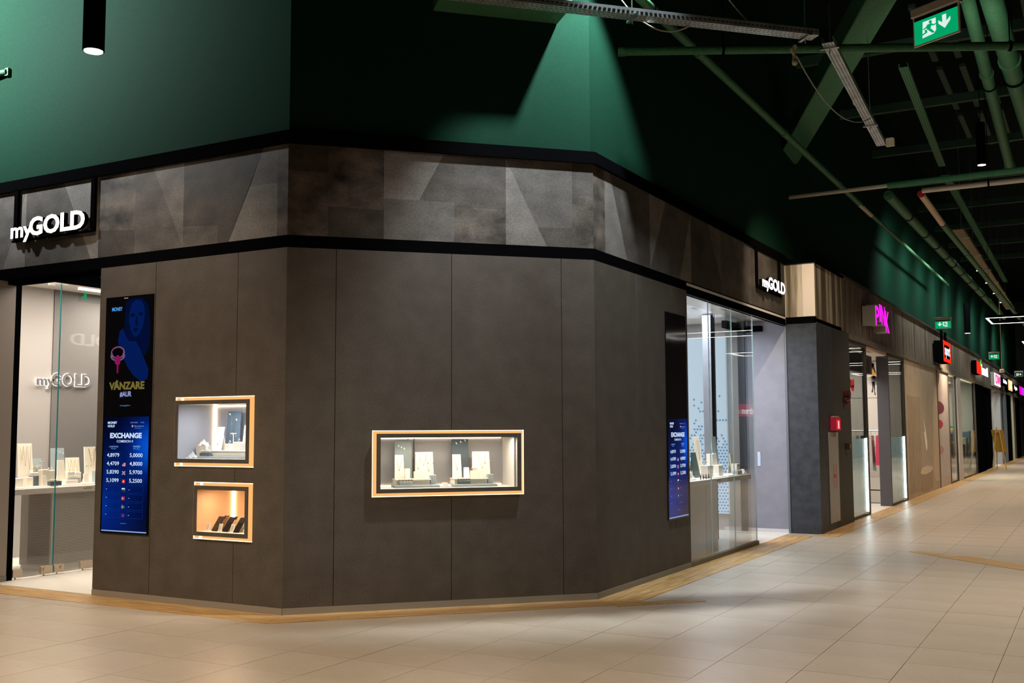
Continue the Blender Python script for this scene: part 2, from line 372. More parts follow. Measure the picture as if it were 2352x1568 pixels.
# green upper walls and roof
gw = struct('wall_upper_green', MB().slab([(-8, .02), (-.01, .02), (CB-.02, CB-.01), (CB-.02, 60), (CB-.3, 60), (CB-.3, CB+.2), (-.2, .3), (-8, .3)], 4.03, 8.6), GREEN)
struct('wall_core_backing', MB().slab([(-6.5, .032), (0, .032), (CB-.032, CB), (CB-.032, 8.62), (CB-.2, 8.62), (CB-.2, CB+.1), (-.1, .2), (-6.5, .2)], 3.14, 4.03), BLACKM)
struct('ceiling', MB().box(-8, 11, -10, 60, 8.6, 8.75), ROOF)
struct('wall_opposite', MB().box(10.6, 10.8, -10, 60, 0, 8.6), mat('opposite_wall', (.05, .045, .04), .7))
struct('wall_end', MB().box(-1, 11, 59, 59.2, 0, 8.6), mat('end_wall', (.04, .05, .045), .7))

# ------------------------------------------------------------------ display windows in the cladding
def niche(name, fr, O, I, wallm, led, dots):
    root = sempty(name, fr)
    D = .405
    # glowing channel, set back a little so that its lip shades the floor close to the wall
    ch = MB(); e = .0015
    for a in [(O[0]+e, O[1]-e, I[3]+.036, O[3]-e), (O[0]+e, O[1]-e, O[2]+e, I[2]-.036)]: ch.box(a[0], a[1], .014, .03, a[2], a[3])
    for a in [(O[0]+e, I[0]-.036, I[2]-.036, I[3]+.036), (I[1]+.036, O[1]-e, I[2]-.036, I[3]+.036)]: ch.box(a[0], a[1], .014, .03, a[2], a[3])
    obj('light_channel', ch, LEDW, root)
    rim = MB()
    for a in [(O[0]+e, O[1]-e, O[3]-.006, O[3]-e), (O[0]+e, O[1]-e, O[2]+e, O[2]+.006)]: rim.box(a[0], a[1], .008, .014, a[2], a[3])
    rim.box(O[1]-.007, O[1]-e, .008, .014, O[2], O[3]); rim.box(O[0]+e, O[0]+.006, .008, .014, O[2], O[3])
    obj('light_edge', rim, LEDB, root)
    for x in dots:
        for zc in ((O[3]+I[3]+.036)/2, (O[2]+I[2]-.036)/2):
            obj('bright_joint', MB().box(x-.014, x+.014, .010, .0138, zc-.013, zc+.013), LEDH, root)
    # frame box standing proud of the wall, mitred
    f = MB(); w_ = .035
    for a, b, c, d in [((I[0]-w_, I[2]-w_), (I[1]+w_, I[2]-w_), (I[1], I[2]), (I[0], I[2])), ((I[0], I[3]), (I[1], I[3]), (I[1]+w_, I[3]+w_), (I[0]-w_, I[3]+w_)),
                       ((I[0]-w_, I[2]-w_), (I[0], I[2]), (I[0], I[3]), (I[0]-w_, I[3]+w_)), ((I[1], I[2]), (I[1]+w_, I[2]-w_), (I[1]+w_, I[3]+w_), (I[1], I[3]))]:
        f.prism([a, b, c, d], -.04, -.033)
    obj('frame', f, PANEL, root)
    sg = MB(); e0, e1 = -.033, .014
    for a in [(I[1]+w_, I[1]+w_+.002, I[2]-w_, I[3]+w_), (I[0]-w_-.002, I[0]-w_, I[2]-w_, I[3]+w_), (I[0]-w_, I[1]+w_, I[3]+w_, I[3]+w_+.002), (I[0]-w_, I[1]+w_, I[2]-w_-.002, I[2]-w_)]: sg.box(a[0], a[1], e0, e1, a[2], a[3])
    obj('side_glow', sg, LEDW, root)
    obj('glass_pane', MB().box(I[0], I[1], -.039, -.036, I[2], I[3]), GLASS, root)
    h = MB(); q = .012
    h.box(I[0]-q, I[1]+q, D, D+.02, I[2]-q, I[3]+q)
    obj('back_panel', h, wallm, root)
    h = MB().box(I[0]-q, I[0], -.033, D, I[2]-q, I[3]+q).box(I[1], I[1]+q, -.033, D, I[2]-q, I[3]+q); obj('side_panel', h, wallm, root)
    obj('niche_floor', MB().box(I[0], I[1], -.033, D, I[2]-q, I[2]), WHITE, root)
    obj('niche_ceiling', MB().box(I[0], I[1], -.033, D, I[3], I[3]+q), WHITE, root)
    for part in led: obj('led_strip', MB().box(*part), LEDN, root)
    return root
LEDN = emis('led_niche', (1, .74, .46), 9)
nm = niche('window_3', 'M', W3, I3, GREYN, [(I3[0]+.01, I3[1]-.03, .395, .403, I3[3]-.010, I3[3]-.003), (I3[0]+.01, I3[1]-.03, .395, .403, I3[2]+.002, I3[2]+.008)], [])
obj('joint_line', MB().box(1.10, 1.104, .398, .4045, I3[2], I3[3]).box(1.155, 1.159, .398, .4045, I3[2], I3[3]), BLACKM, nm)
obj('return_panel', MB().box(1.975, 1.985, .02, .404, I3[2]+.001, I3[3]-.001), mat('niche_light_grey', (.55, .54, .55), .6), nm)
niche('window_1', 'L', W1, I1, GREYN, [(I1[0]+.004, I1[0]+.022, .385, .400, I1[2], I1[3]), (I1[0]+.02, I1[1]-.01, .392, .403, I1[3]-.012, I1[3]-.003)], [-1.19])
PEACH = mat('niche_peach', (.62, .40, .25), .7)
niche('window_2', 'L', W2, I2, PEACH, [(I2[0]+.004, I2[0]+.022, .385, .400, I2[2], I2[3])], [-.94])
lamp('AREA', 'niche_lamp', (nm.location[0]+1.39*S2-.05*S2, 1.39*S2+.05*S2, 1.425), 9, (1, .86, .66), size=1.14, size_y=.03).rotation_euler = (0, 0, math.radians(45))
lamp('AREA', 'niche_lamp', (-.70, .10, 1.722), 7, (.88, .92, 1), size=.5, size_y=.04)
lamp('AREA', 'niche_lamp', (-.62, .10, .990), 4, (1, .72, .46), size=.4, size_y=.03)

# ------------------------------------------------------------------ jewellery display pieces
def block(fr, x0, x1, y0, y1, z0, z1, m, label, group, name='display_block', cat='display block', c=.003):
    w_, d_ = (x1-x0)/2, (y1-y0)/2
    o = obj(name, MB().bbox(-w_, w_, -d_, d_, 0, z1-z0, min(c, (z1-z0)*.3)), m, None, fr, (x0+w_, y0+d_, z0)); return tag(o, label, cat, group)
def board(fr, x, y, z, wb, wt, h, m, label, group, lean=.05, th=.012, rot=0):
    t = thing('display_board', label, 'display board', fr, (x, y, z), rot, group)
    b, u = wb/2, wt/2
    obj('panel', MB().add([(-b, 0, 0), (b, 0, 0), (b, th, 0), (-b, th, 0), (-u, lean, h), (u, lean, h), (u, lean+th, h), (-u, lean+th, h)],
        [(0, 3, 2, 1), (4, 5, 6, 7), (0, 1, 5, 4), (1, 2, 6, 5), (2, 3, 7, 6), (3, 0, 4, 7)]), m, t)
    obj('back_leg', MB().add([(-b*.4, lean+th+.035, 0), (b*.4, lean+th+.035, 0), (b*.4, lean+th+.041, 0), (-b*.4, lean+th+.041, 0), (-u*.4, lean+th*.8, h*.8), (u*.4, lean+th*.8, h*.8), (u*.4, lean+th*.8+.006, h*.8), (-u*.4, lean+th*.8+.006, h*.8)],
        [(0, 3, 2, 1), (4, 5, 6, 7), (0, 1, 5, 4), (1, 2, 6, 5), (2, 3, 7, 6), (3, 0, 4, 7)]), m, t)
    return t
def necklace(fr, x, y, z, half, drop, lean_per_m, label, group, m=GOLD, pend=True, rot=0):
    """hangs in front of a board: x,y,z is the middle of the chain's top, drop its length"""
    t = thing('necklace', label, 'necklace', fr, (x, y-.004, z), rot, group); pts = []
    for i in range(9):
        a = -1+i/4; pts.append((a*half, lean_per_m*-drop*(1-a*a), -drop*(1-abs(a)**1.6)))
    obj('chain', MB().tube(pts, .0013, 5), m, t)
    if pend: obj('pendant', MB().ball((0, lean_per_m*-drop-.003, -drop-.006), .005, .003, .007, 8, 5), m, t)
    return t
def ring(fr, x, y, z, label, group, r=.011, m=GOLD):
    t = thing('ring', label, 'ring', fr, (x, y, z), 0, group)
    obj('band', MB().torus((0, 0, r), r, .0022), m, t); obj('stone', MB().ball((0, 0, 2*r+.003), .004, .004, .004, 8, 5), mat('gem', (.9, .9, .95), .05), t); return t
def earrings(fr, x, y, z, w_, h, label, group, m=WHITE):
    t = thing('earring_stand', label, 'earring stand', fr, (x, y, z), 0, group)
    obj('base', MB().bbox(-.022, .022, -.016, .016, 0, .006, .001), m, t); obj('post', MB().cyl((0, 0, .006), (0, 0, h), .003, n=8), m, t)
    obj('crossbar', MB().box(-w_/2, w_/2, -.003, .003, h, h+.005), m, t)
    for s_ in (-1, 1):
        e = thing('earring', '%s earring on the %s' % ('left' if s_ < 0 else 'right', label.replace('T-shaped ', '').replace(' earring', '')), 'earring', fr, (0, 0, 0), 0, None)
        e.location = t.matrix_basis @ Vector((s_*(w_/2-.006), -.004, h)); e.rotation_euler = t.rotation_euler
        obj('hook', MB().torus((0, 0, 0), .004, .0008), GOLD, e); obj('drop', MB().ball((0, 0, -.016), .004, .003, .010, 8, 6), GOLD, e)
    return t
ORD = ['leftmost', 'second from the left', 'third from the left', 'fourth from the left', 'fifth from the left', 'sixth from the left']
def beads(fr, x0, x1, y, z, n, label, group):
    for i in range(n):
        ring(fr, x0+(x1-x0)*i/max(1, n-1), y, z, ORD[i]+' '+label, group, r=.007)
def slips(fr, x, y, z, lean, n, lab, group, dz=-.012, dx=.025):
    for i in range(n):
        mb = MB().box(-.005, .005, -.0015, .0015, -.009, .009, Matrix.Rotation(math.radians(-30), 4, 'Y'))
        tag(obj('price_tag', mb, WHITE, None, fr, (x+i*dx, y-.003, z+i*dz)), ORD[i]+' '+lab, 'price tag', group)

# window in the corner wall: two like arrangements side by side
G3 = 'jewellery display in the corner window'
zf = I3[2]
for k_, (dx, side) in enumerate([(0, 'left'), (.514, 'right')]):
    def lb(t_): return '%s, %s arrangement of the corner window' % (t_, side)
    tag(obj('display_tray', MB().bbox(0, .392, 0, .2, 0, .022, .003), BLUEG, None, 'M', (.931+dx, .07, zf+.001)), lb('low grey-blue tray at the bottom'), 'tray', None)
    t = thing('riser', lb('long cream riser with a thin white top'), 'riser', 'M', (.946+dx, .105, zf+.024))
    obj('body', MB().bbox(.005, .299, .02, .205, 0, .038, .003), CREAM, t); obj('riser_top', MB().bbox(0, .306, 0, .21, .039, .048, .002), WHITE, t)
    dr = block('M', .975+dx, 1.085+dx, .085, .122, zf+.024, zf+.055, BLUED if k_ else BLUEG, lb('long dark ring box before the riser'), None, 'ring_box', 'ring box')
    zt = zf+.0725
    board('M', 1.048+dx, .318, zf+.024, .155, .150, .385, BLUED if k_ else BLUEG, lb('tall dark blue-grey board'), None, lean=.02)
    board('M', 1.000+dx, .235, zt, .086, .074, .205, CREAM, lb('narrow white board with a chain'), None, lean=.03)
    board('M', 1.224+dx, .250, zt, .165, .155, .228, CREAM, lb('wide cream necklace board'), None, lean=.03)
    if k_ == 0:
        block('M', 1.036, 1.080, .17, .215, zt, zt+.088, CREAM, lb('slim cream block beside the white board'), None)
        slips('M', 1.005, .322, zf+.355, 0, 3, 'price tag on the dark board, left corner window group', 'price tags on the left dark board')
        block('M', 1.116, 1.176, .15, .20, zt, zt+.063, CREAM, lb('cream cube nearer the middle'), None)
        block('M', 1.181, 1.230, .18, .23, zt, zt+.075, CREAM, lb('taller cream cube by the wide board'), None)
        necklace('M', 1.215, .272, zt+.21, .030, .09, .13, 'long gold necklace with pendant, left wide board', G3)
        necklace('M', 1.260, .272, zt+.21, .028, .14, .13, 'longest gold necklace on the left wide board', G3)
        necklace('M', 1.165, .272, zt+.21, .020, .12, .13, 'outer gold necklace on the left wide board', G3)
        necklace('M', .998, .262, zt+.18, .022, .10, .15, 'fine gold necklace on the left narrow board', G3)
    else:
        board('M', 1.585, .165, zt, .056, .046, .092, CREAM, lb('small card of earrings'), None, lean=.02)
        slips('M', 1.525, .322, zf+.375, 0, 3, 'price tag on the dark board, right corner window group', 'price tags on the right dark board', dz=.012, dx=.04)
        block('M', 1.620, 1.686, .14, .20, zt, zt+.062, CREAM, lb('cream cube nearer the middle'), None)
        block('M', 1.695, 1.741, .18, .23, zt, zt+.072, CREAM, lb('taller cream cube by the wide board'), None)
        for i in range(3): ring('M', 1.63+.02*i, .17, zt+.0625, ORD[i]+' gold ring on the cream cube, right window group', 'rings on the right cream cube')
        necklace('M', 1.745, .272, zt+.21, .035, .12, .13, 'gold necklace on the right wide board', G3)
        necklace('M', 1.515, .262, zt+.18, .022, .10, .15, 'fine gold necklace on the right narrow board', G3)
    earrings('M', 1.275+dx-.008, .20, zt, .058, .148 if k_ == 0 else .145, lb('white T-shaped earring stand'), None)
    block('M', 1.252+dx, 1.303+dx, .13, .18, zf+.024, zf+.105, BLUEG, lb('upright blue-grey box at the riser end'), None)
    beads('M', .98+dx, 1.08+dx, .105, zf+.0555, 5, lb('ring on the dark ring box'), 'rings on the %s ring box' % side)
# folded cloth and a card between them
t = thing('folded_cloth', 'small heap of white cloth between the two arrangements of the corner window', 'cloth', 'M', (1.385, .14, zf+.001))
cl = MB()
for i in range(9):
    for j in range(6):
        cl.v.append((-.052+i*.013, -.035+j*.014, max(.002, .030*math.exp(-((i-4)/3.0)**2-((j-2.6)/2.0)**2)+random.uniform(-.006, .008)+.006)))
cl.f = [(i*6+j, (i+1)*6+j, (i+1)*6+j+1, i*6+j+1) for i in range(8) for j in range(5)]
obj('cloth', cl, WHITE, t, smooth=True)
tag(obj('display_card', MB().add([(-.02, 0, 0), (.025, 0, 0), (.025, .002, 0), (-.02, .002, 0), (-.026, .02, .03), (.019, .02, .03), (.019, .022, .03), (-.026, .022, .03)],
    [(0, 3, 2, 1), (4, 5, 6, 7), (0, 1, 5, 4), (1, 2, 6, 5), (2, 3, 7, 6), (3, 0, 4, 7)]), mat('card_grey', (.35, .34, .33), .5), None, 'M', (1.375, .075, zf+.012)), 'small grey card leaning on the heap of white cloth', 'card')

# upper left window
zf = I1[2]; GW = None
def l1(t_): return t_+', upper left window'
tag(obj('display_tray', MB().bbox(0, .60, 0, .20, 0, .018, .003), BLUEG, None, 'L', (-1.04, .05, zf+.001)), l1('wide grey-blue tray'), 'tray')
t = thing('riser', l1('long cream riser with a thin white top'), 'riser', 'L', (-.94, .09, zf+.021))
obj('body', MB().bbox(.01, .50, .01, .21, 0, .039, .003), CREAM, t); obj('riser_top', MB().bbox(0, .51, 0, .22, .040, .048, .002), WHITE, t)
block('L', -1.02, -.90, .055, .085, zf+.021, zf+.052, BLUED, l1('dark grey ring box with rings on top'), None, 'ring_box', 'ring box')
beads('L', -1.005, -.915, .07, zf+.0525, 6, l1('ring on the dark ring box'), 'rings on the dark ring box of the upper left window')
zt = zf+.0695
board('L', -.905, .15, zt, .082, .070, .205, CREAM, l1('narrow white board with a fine chain'), None, lean=.045)
necklace('L', -.903, .186, zt+.17, .018, .11, .2, 'fine gold necklace on the narrow white board, upper left window', None)
board('L', -.88, .305, zt, .165, .155, .345, BLUED, l1('tall dark slate board'), None, lean=.03)
necklace('L', -.875, .326, zt+.30, .028, .16, .09, 'long gold necklace on the tall slate board', None)
slips('L', -.93, .33, zt+.32, 0, 2, 'price tag on the tall slate board', 'price tags on the slate board', dz=-.05, dx=.08)
board('L', -.66, .27, zt, .14, .13, .22, CREAM, l1('cream board at the far right, partly hidden'), None, lean=.03)
earrings('L', -.80, .24, zt, .07, .145, l1('T-shaped earring stand before the slate board'), None)
block('L', -.80, -.735, .13, .20, zt, zt+.058, CREAM, l1('cream cube with a ring'), None)
ring('L', -.77, .165, zt+.0585, 'gold ring on the lower cream cube, upper left window', None)
block('L', -.70, -.62, .13, .21, zt, zt+.074, CREAM, l1('larger cream cube with a ring'), None)
ring('L', -.665, .17, zt+.0745, 'gold ring on the larger cream cube, upper left window', None)
# gift bag with crumpled tissue
t = thing('gift_bag', 'small white paper gift bag stuffed with tissue, upper left window', 'gift bag', 'L', (-1.085, .17, zf+.001))
obj('bag_body', MB().add([(-.055, -.03, 0), (.055, -.03, 0), (.055, .03, 0), (-.055, .03, 0), (-.060, -.034, .11), (.060, -.034, .11), (.060, .034, .11), (-.060, .034, .11)],
    [(0, 3, 2, 1), (0, 1, 5, 4), (1, 2, 6, 5), (2, 3, 7, 6), (3, 0, 4, 7), (4, 5, 6, 7)]), mat('paper_white', (.66, .62, .56), .7), t)
tp = MB()
for cx_, cz_, r_, a in ((-.03, .12, .035, .3), (.012, .13, .042, -.3), (.04, .118, .028, .5)):
    tp.add([(cx_-r_, -.01, cz_-.012), (cx_, -.02, cz_-.012), (cx_+r_, 0, cz_-.012), (cx_, .02, cz_-.012), (cx_+a*.03, -.004, cz_+r_*.9)], [(0, 1, 4), (1, 2, 4), (2, 3, 4), (3, 0, 4), (3, 2, 1, 0)])
obj('tissue_paper', tp, CREAM, t)
t = thing('scarf', 'crumpled white and grey scarf with a card at the left of the upper left window', 'scarf', 'L', (-1.125, .075, zf+.001))
cl = MB()
for i in range(9):
    for j in range(6):
        cl.v.append((-.045+i*.011, -.04+j*.016, max(.002, .055*math.exp(-((i-4)/3.0)**2-((j-3)/2.0)**2)+random.uniform(-.010, .010))))
cl.f = [(i*6+j, (i+1)*6+j, (i+1)*6+j+1, i*6+j+1) for i in range(8) for j in range(5)]
obj('cloth', cl, mat('scarf_grey', (.38, .42, .46), .8), t)
tag(obj('display_card', MB().box(-.03, .03, -.012, .012, 0, .003), WHITE, None, 'L', (-1.06, .02, zf+.001)), 'white card lying in front of the scarf', 'card')

# lower left window: phones leaning back on clear stands, a price card beside each
zf = I2[2]; PHB = mat('phone_black', (.012, .010, .012), .15)
phone_cols = [PHB, PHB, mat('phone_brown', (.09, .045, .025), .2), PHB, mat('phone_bronze', (.25, .17, .09), .2), mat('phone_grey_green', (.16, .20, .19), .25), PHB]
names_ = ['black phone at the left end of the lower window', 'black phone, second in the front row of the lower window', 'brown phone back leaning behind the second black phone',
          'black phone third in the front row, under the light strip', 'bronze phone back behind the third black phone', 'grey-green phone back at the right edge', 'black phone cut off by the right frame edge']
for i, ((x, y), m_) in enumerate(zip([(-.985, .04), (-.80, .03), (-.815, .115), (-.665, .02), (-.67, .10), (-.565, .09), (-.535, .015)], phone_cols)):
    t = thing('phone', names_[i], 'phone', 'L', (x, y, zf+.004), 0, 'phones in the lower left window')
    R_ = Matrix.Rotation(math.radians(-38), 4, 'X')
    obj('body', MB().bbox(-.034, .034, -.004, .004, 0, .148, .003, R_), m_, t)
    obj('screen' if i in (0, 1, 3, 6) else 'camera_bump', MB().box(*((-.030, .030, -.0052, -.0042, .006, .142) if i in (0, 1, 3, 6) else (-.028, -.006, -.007, -.004, .112, .140)), R_), mat('phone_glass', (.01, .01, .012), .06), t)
    tag(obj('phone_stand', MB().prism([(0, 0), (.05, 0), (.05, .004), (.006, .004)], -.02, .02, Matrix.Rotation(math.radians(90), 4, 'Z')), mat('clear_acrylic', (.7, .6, .5), .15), None, 'L', (x, y, zf+.0005)),
        'clear acrylic stand under the '+names_[i], 'phone stand')
for i, x in enumerate([-1.045, -.875, -.735, -.600]):
    t = thing('price_card', ['leftmost', 'second', 'third', 'last'][i]+' small white price card beside the phones', 'price card', 'L', (x, .02+.004*i, zf+.0005))
    obj('card', MB().add([(-.021, 0, 0), (.021, 0, 0), (.021, .002, 0), (-.021, .002, 0), (-.021, .02, .066), (.021, .02, .066), (.021, .022, .066), (-.021, .022, .066)],
        [(0, 3, 2, 1), (4, 5, 6, 7), (0, 1, 5, 4), (1, 2, 6, 5), (2, 3, 7, 6), (3, 0, 4, 7)]), WHITE, t)
    pr = MB()
    for q in range(4): zq = .052-.012*q; pr.box(-.014, .010-.004*(q % 2), -.0012+zq*.3, zq*.3, zq, zq+.003)
    obj('printing', pr, mat('print_grey', (.12, .10, .09), .6), t)

# ------------------------------------------------------------------ exchange screens
SB = (.62, .74, 1)
def scr_grad():
    if 'screen_blue' in MATS: return MATS['screen_blue']
    m = bpy.data.materials.new('screen_blue'); m.use_nodes = True; nt = m.node_tree; N = nt.nodes.new; L = nt.links.new; b = bsdf(m)
    b.inputs['Base Color'].default_value = (0, 0, 0, 1); b.inputs['Roughness'].default_value = .12
    tc = N('ShaderNodeTexCoord'); sx = N('ShaderNodeSeparateXYZ'); L(tc.outputs['Object'], sx.inputs[0])
    def blob(cx_, cz_, r_):
        a = N('ShaderNodeMath'); a.operation = 'SUBTRACT'; L(sx.outputs[0], a.inputs[0]); a.inputs[1].default_value = cx_
        a2 = N('ShaderNodeMath'); a2.operation = 'MULTIPLY'; L(a.outputs[0], a2.inputs[0]); L(a.outputs[0], a2.inputs[1])
        c_ = N('ShaderNodeMath'); c_.operation = 'SUBTRACT'; L(sx.outputs[2], c_.inputs[0]); c_.inputs[1].default_value = cz_
        c2_ = N('ShaderNodeMath'); c2_.operation = 'MULTIPLY'; L(c_.outputs[0], c2_.inputs[0]); L(c_.outputs[0], c2_.inputs[1])
        s_ = N('ShaderNodeMath'); L(a2.outputs[0], s_.inputs[0]); L(c2_.outputs[0], s_.inputs[1])
        d_ = N('ShaderNodeMath'); d_.operation = 'DIVIDE'; L(s_.outputs[0], d_.inputs[0]); d_.inputs[1].default_value = -r_*r_
        e_ = N('ShaderNodeMath'); e_.operation = 'EXPONENT'; L(d_.outputs[0], e_.inputs[0]); return e_
    a = blob(.64, .78, .26); c_ = blob(.0, .24, .42); s_ = N('ShaderNodeMath'); L(a.outputs[0], s_.inputs[0])
    k_ = N('ShaderNodeMath'); k_.operation = 'MULTIPLY'; L(c_.outputs[0], k_.inputs[0]); k_.inputs[1].default_value = .52; L(k_.outputs[0], s_.inputs[1])
    rp = N('ShaderNodeValToRGB'); e = rp.color_ramp.elements; e[0].color = (.0004, .0012, .008, 1); e[1].color = (.002, .085, .62, 1)
    e2 = rp.color_ramp.elements.new(.45); e2.color = (.0005, .014, .16, 1)
    L(s_.outputs[0], rp.inputs[0]); L(rp.outputs[0], b.inputs['Emission Color']); b.inputs['Emission Strength'].default_value = 1.0
    MATS['screen_blue'] = m; return m
SW = emis('screen_text_white', (.62, .76, 1), 1.0); SWD = emis('screen_text_pale', (.22, .40, .95), .8); SLB = emis('screen_text_light', (.42, .50, .95), .9)
SLINE = emis('screen_line', (.004, .03, .22), 1); SMONEY = emis('screen_text_blue', (.08, .30, .75), 1)
SRED = emis('screen_red', (.55, .02, .03), .8); SYEL = emis('screen_yellow', (.65, .50, .02), .7); SGRN = emis('screen_green', (.01, .12, .05), .7); SDK = emis('screen_dark', (.001, .001, .003), 1)
def screen(fr, s0, z0, w_, h_, lit, label):
    t = thing('display_screen', label, 'screen', fr, (s0, 0, z0))
    obj('housing', MB().box(0, w_, -.012, 0, 0, h_), mat('screen_glass_black', (.003, .003, .004), .06), t)
    H = 1.055; X0, X1 = .020, w_-.020
    def U(u): return X0+(X1-X0)*u
    def V(v): return .03+(H-.03)*(1-v)
    obj('lit_panel', MB().box(X0, X1, -.0135, -.0122, .03, H), scr_grad(), t)
    obj('lower_edge_light', MB().box(X0, X1, -.0142, -.0125, .016, .026), emis('screen_edge', (.30, .45, .85), .9), t)
    y = -.0145
    def tx(body, u0, u1, v0, v1, m_, b_=0): obj('lettering', text_mb(body, U(u0), U(u1) if u1 else None, V(v1), V(v0), .0004, y, b_), m_, t)
    tx('MONEY', .085, .30, .040, .062, SW, .035); tx('GOLD', .085, .245, .070, .092, SW, .035)
    tx('03.04.2025', .60, .76, .046, .057, SWD); tx('11:22', .82, .90, .046, .057, SWD)
    obj('logo', MB().cyl((U(.645), y, V(.083)), (U(.645), y+.001, V(.083)), .013, n=16), SRED, t)
    obj('logo_mark', MB().torus((U(.645), y-.0006, V(.083)), .006, .0015, 'y', 12, 4), SW, t)
    tx('MoneyGram', .69, .90, .077, .092, SWD, .01); tx('TRANSFER DE BANI', .69, .84, .098, .104, SWD)
    tx('EXCHANGE', .145, .855, .142, .190, SW, .045); tx('COMISION 0', .30, .665, .206, .228, SW, .005)
    tx('CUMPĂRĂM', .13, .335, .255, .271, SWD, .02); tx('WE BUY', .17, .295, .277, .289, SMONEY)
    tx('VINDEM', .665, .825, .255, .271, SWD, .02); tx('WE SELL', .67, .82, .277, .289, SMONEY)
    L_ = ['4,8979', '4,4709', '5,8390', '5,1099']; R_ = ['5,0000', '4,8000', '5,9700', '5,2500']
    for i in range(8):
        v = .322+.0745*i; lines = MB()
        for a, b in ((.05, .40), (.56, .91)):
            for vv in (v-.010, v+.050): lines.box(U(a), U(b), y+.0004, y+.0008, V(vv), V(vv)+.0022)
            for uu in (a, b): lines.box(U(uu), U(uu)+.0022, y+.0004, y+.0008, V(v+.050), V(v-.010))
        obj('table_line', lines, SLINE, t)
        if i < 4:
            tx(L_[i], .085, .365, v, v+.040, SW, .012); tx(R_[i], .60, .885, v, v+.040, SW, .012)
        else: tx('-', .085, .105, v+.020, v+.0235, SW); tx('-', .595, .615, v+.022, v+.0255, SW)
        if i == 0: continue
        fx, fz = U(.475), V(v+.026); fw_, fh = .021, .017
        fb = {1: SRED, 2: SLINE, 3: SRED, 4: SW, 5: SRED, 6: SLINE, 7: SLINE}[i]
        obj('flag', MB().box(fx-fw_, fx+fw_, y, y+.0006, fz-fh, fz+fh), fb, t)
        d = MB(); c2_ = SW
        if i == 1:
            for q in (-1, 0, 1): d.box(fx-fw_, fx+fw_, y-.0006, y, fz+q*.010-.002, fz+q*.010+.002)
            obj('flag_canton', MB().box(fx-fw_, fx-.002, y-.0012, y-.0006, fz, fz+fh), SLINE, t)
        if i == 2:
            for a in (38, -38): d.box(-.025, .025, -.0003, .0003, -.0025, .0025, Matrix.Translation((fx, y-.0003, fz)) @ Matrix.Rotation(math.radians(a), 4, 'Y'))
            obj('flag_cross', MB().box(fx-.003, fx+.003, y-.0014, y-.0007, fz-fh, fz+fh).box(fx-fw_, fx+fw_, y-.0014, y-.0007, fz-.003, fz+.003), SRED, t)
        if i == 3: d.box(fx-.003, fx+.003, y-.0006, y, fz-.010, fz+.010).box(fx-.010, fx+.010, y-.0006, y, fz-.003, fz+.003)
        if i == 4: d.box(fx-fw_, fx+fw_, y-.0006, y, fz-.006, fz+.005); c2_ = SGRN; obj('flag_band', MB().box(fx-fw_, fx+fw_, y-.0006, y, fz-fh, fz-.006), mat('flag_maroon', (0, 0, 0), .5, emit=(.05, .004, .006), es=1), t)
        if i == 5: d.torus((fx-.004, y-.0004, fz), .006, .002, 'y', 10, 4)
        if i == 6: d.box(fx-fw_, fx+fw_, y-.0006, y, fz-.003, fz+.003).box(fx-.009, fx-.003, y-.0006, y, fz-fh, fz+fh); c2_ = SYEL
        if i == 7: d.box(fx-.008, fx+fw_, y-.0006, y, fz-.010, fz-.004).box(fx-.008, fx+fw_, y-.0006, y, fz+.002, fz+.008); c2_ = SRED
        if d.v: obj('flag_mark', d, c2_, t)
    tx('moneygold.ro', .42, .56, .935, .945, SMONEY)
    if lit:
        Z0 = H+.02; Z1 = h_-.03
        def V2(v): return Z1-(Z1-Z0)*v
        SF = emis('portrait_blue', (.0012, .010, .085), 1.0); SF2 = emis('portrait_blue_dark', (.0006, .004, .030), 1.0); SHD = emis('portrait_shadow', (.0002, .0006, .005), 1)
        def shape(nm_, pts, m_, k_=0): obj(nm_, MB().prism([(U(a), V2(b)) for a, b in pts], -.0128-.0004*k_, -.0124-.0004*k_), m_, t)
        shape('portrait_hair', [(.42, .02), (.60, -.01), (.80, .0), (.93, .06), (.98, .22), (.97, .42), (.88, .50), (.70, .42), (.44, .36), (.40, .18)], SF2, 0)
        shape('portrait_shoulder', [(.30, .27), (.38, .25), (.44, .32), (.52, .37), (.66, .37), (.76, .43), (.86, .52), (.97, .62), (.94, .70), (.80, .72), (.62, .66), (.48, .58), (.34, .46), (.26, .36)], SF, 1)
        shape('portrait_face', [(.52, .09), (.56, .035), (.66, .01), (.78, .025), (.845, .08), (.85, .17), (.81, .25), (.73, .315), (.66, .335), (.60, .315), (.54, .26), (.50, .18)], SF, 2)
        shape('portrait_eye', [(.53, .14), (.59, .122), (.64, .142), (.60, .158), (.555, .156)], SF2, 3)
        shape('portrait_eye', [(.71, .132), (.77, .118), (.825, .138), (.79, .152), (.735, .150)], SF2, 3)
        shape('portrait_nose', [(.66, .16), (.69, .16), (.715, .225), (.68, .238), (.645, .225)], SF2, 3)
        shape('portrait_mouth', [(.60, .262), (.66, .252), (.72, .258), (.70, .285), (.64, .295)], SF2, 3)
        shape('portrait_hair_lock', [(.42, .06), (.53, .03), (.50, .16), (.51, .27), (.45, .33), (.40, .22)], SF2, 3)
        rp = obj('ring_picture', MB().torus((0, 0, 0), .083, .010, 'y', 24, 6), emis('ring_pink', (.38, .12, .22), .55), t)
        rp.location = (U(.27), -.0140, V2(.46)); rp.scale = (1, .12, .62)
        rp = obj('ring_stones', MB().torus((0, 0, 0), .085, .013, 'y', 24, 4), emis('ring_lilac', (.30, .18, .42), .45), t)
        rp.location = (U(.27), -.0146, V2(.49)); rp.scale = (1, .1, .50)
        rp = obj('ring_hollow', MB().cyl((0, -.0004, 0), (0, .0004, 0), .074, n=24), SDK, t); rp.location = (U(.27), -.0162, V2(.455)); rp.scale = (1, 1, .52)
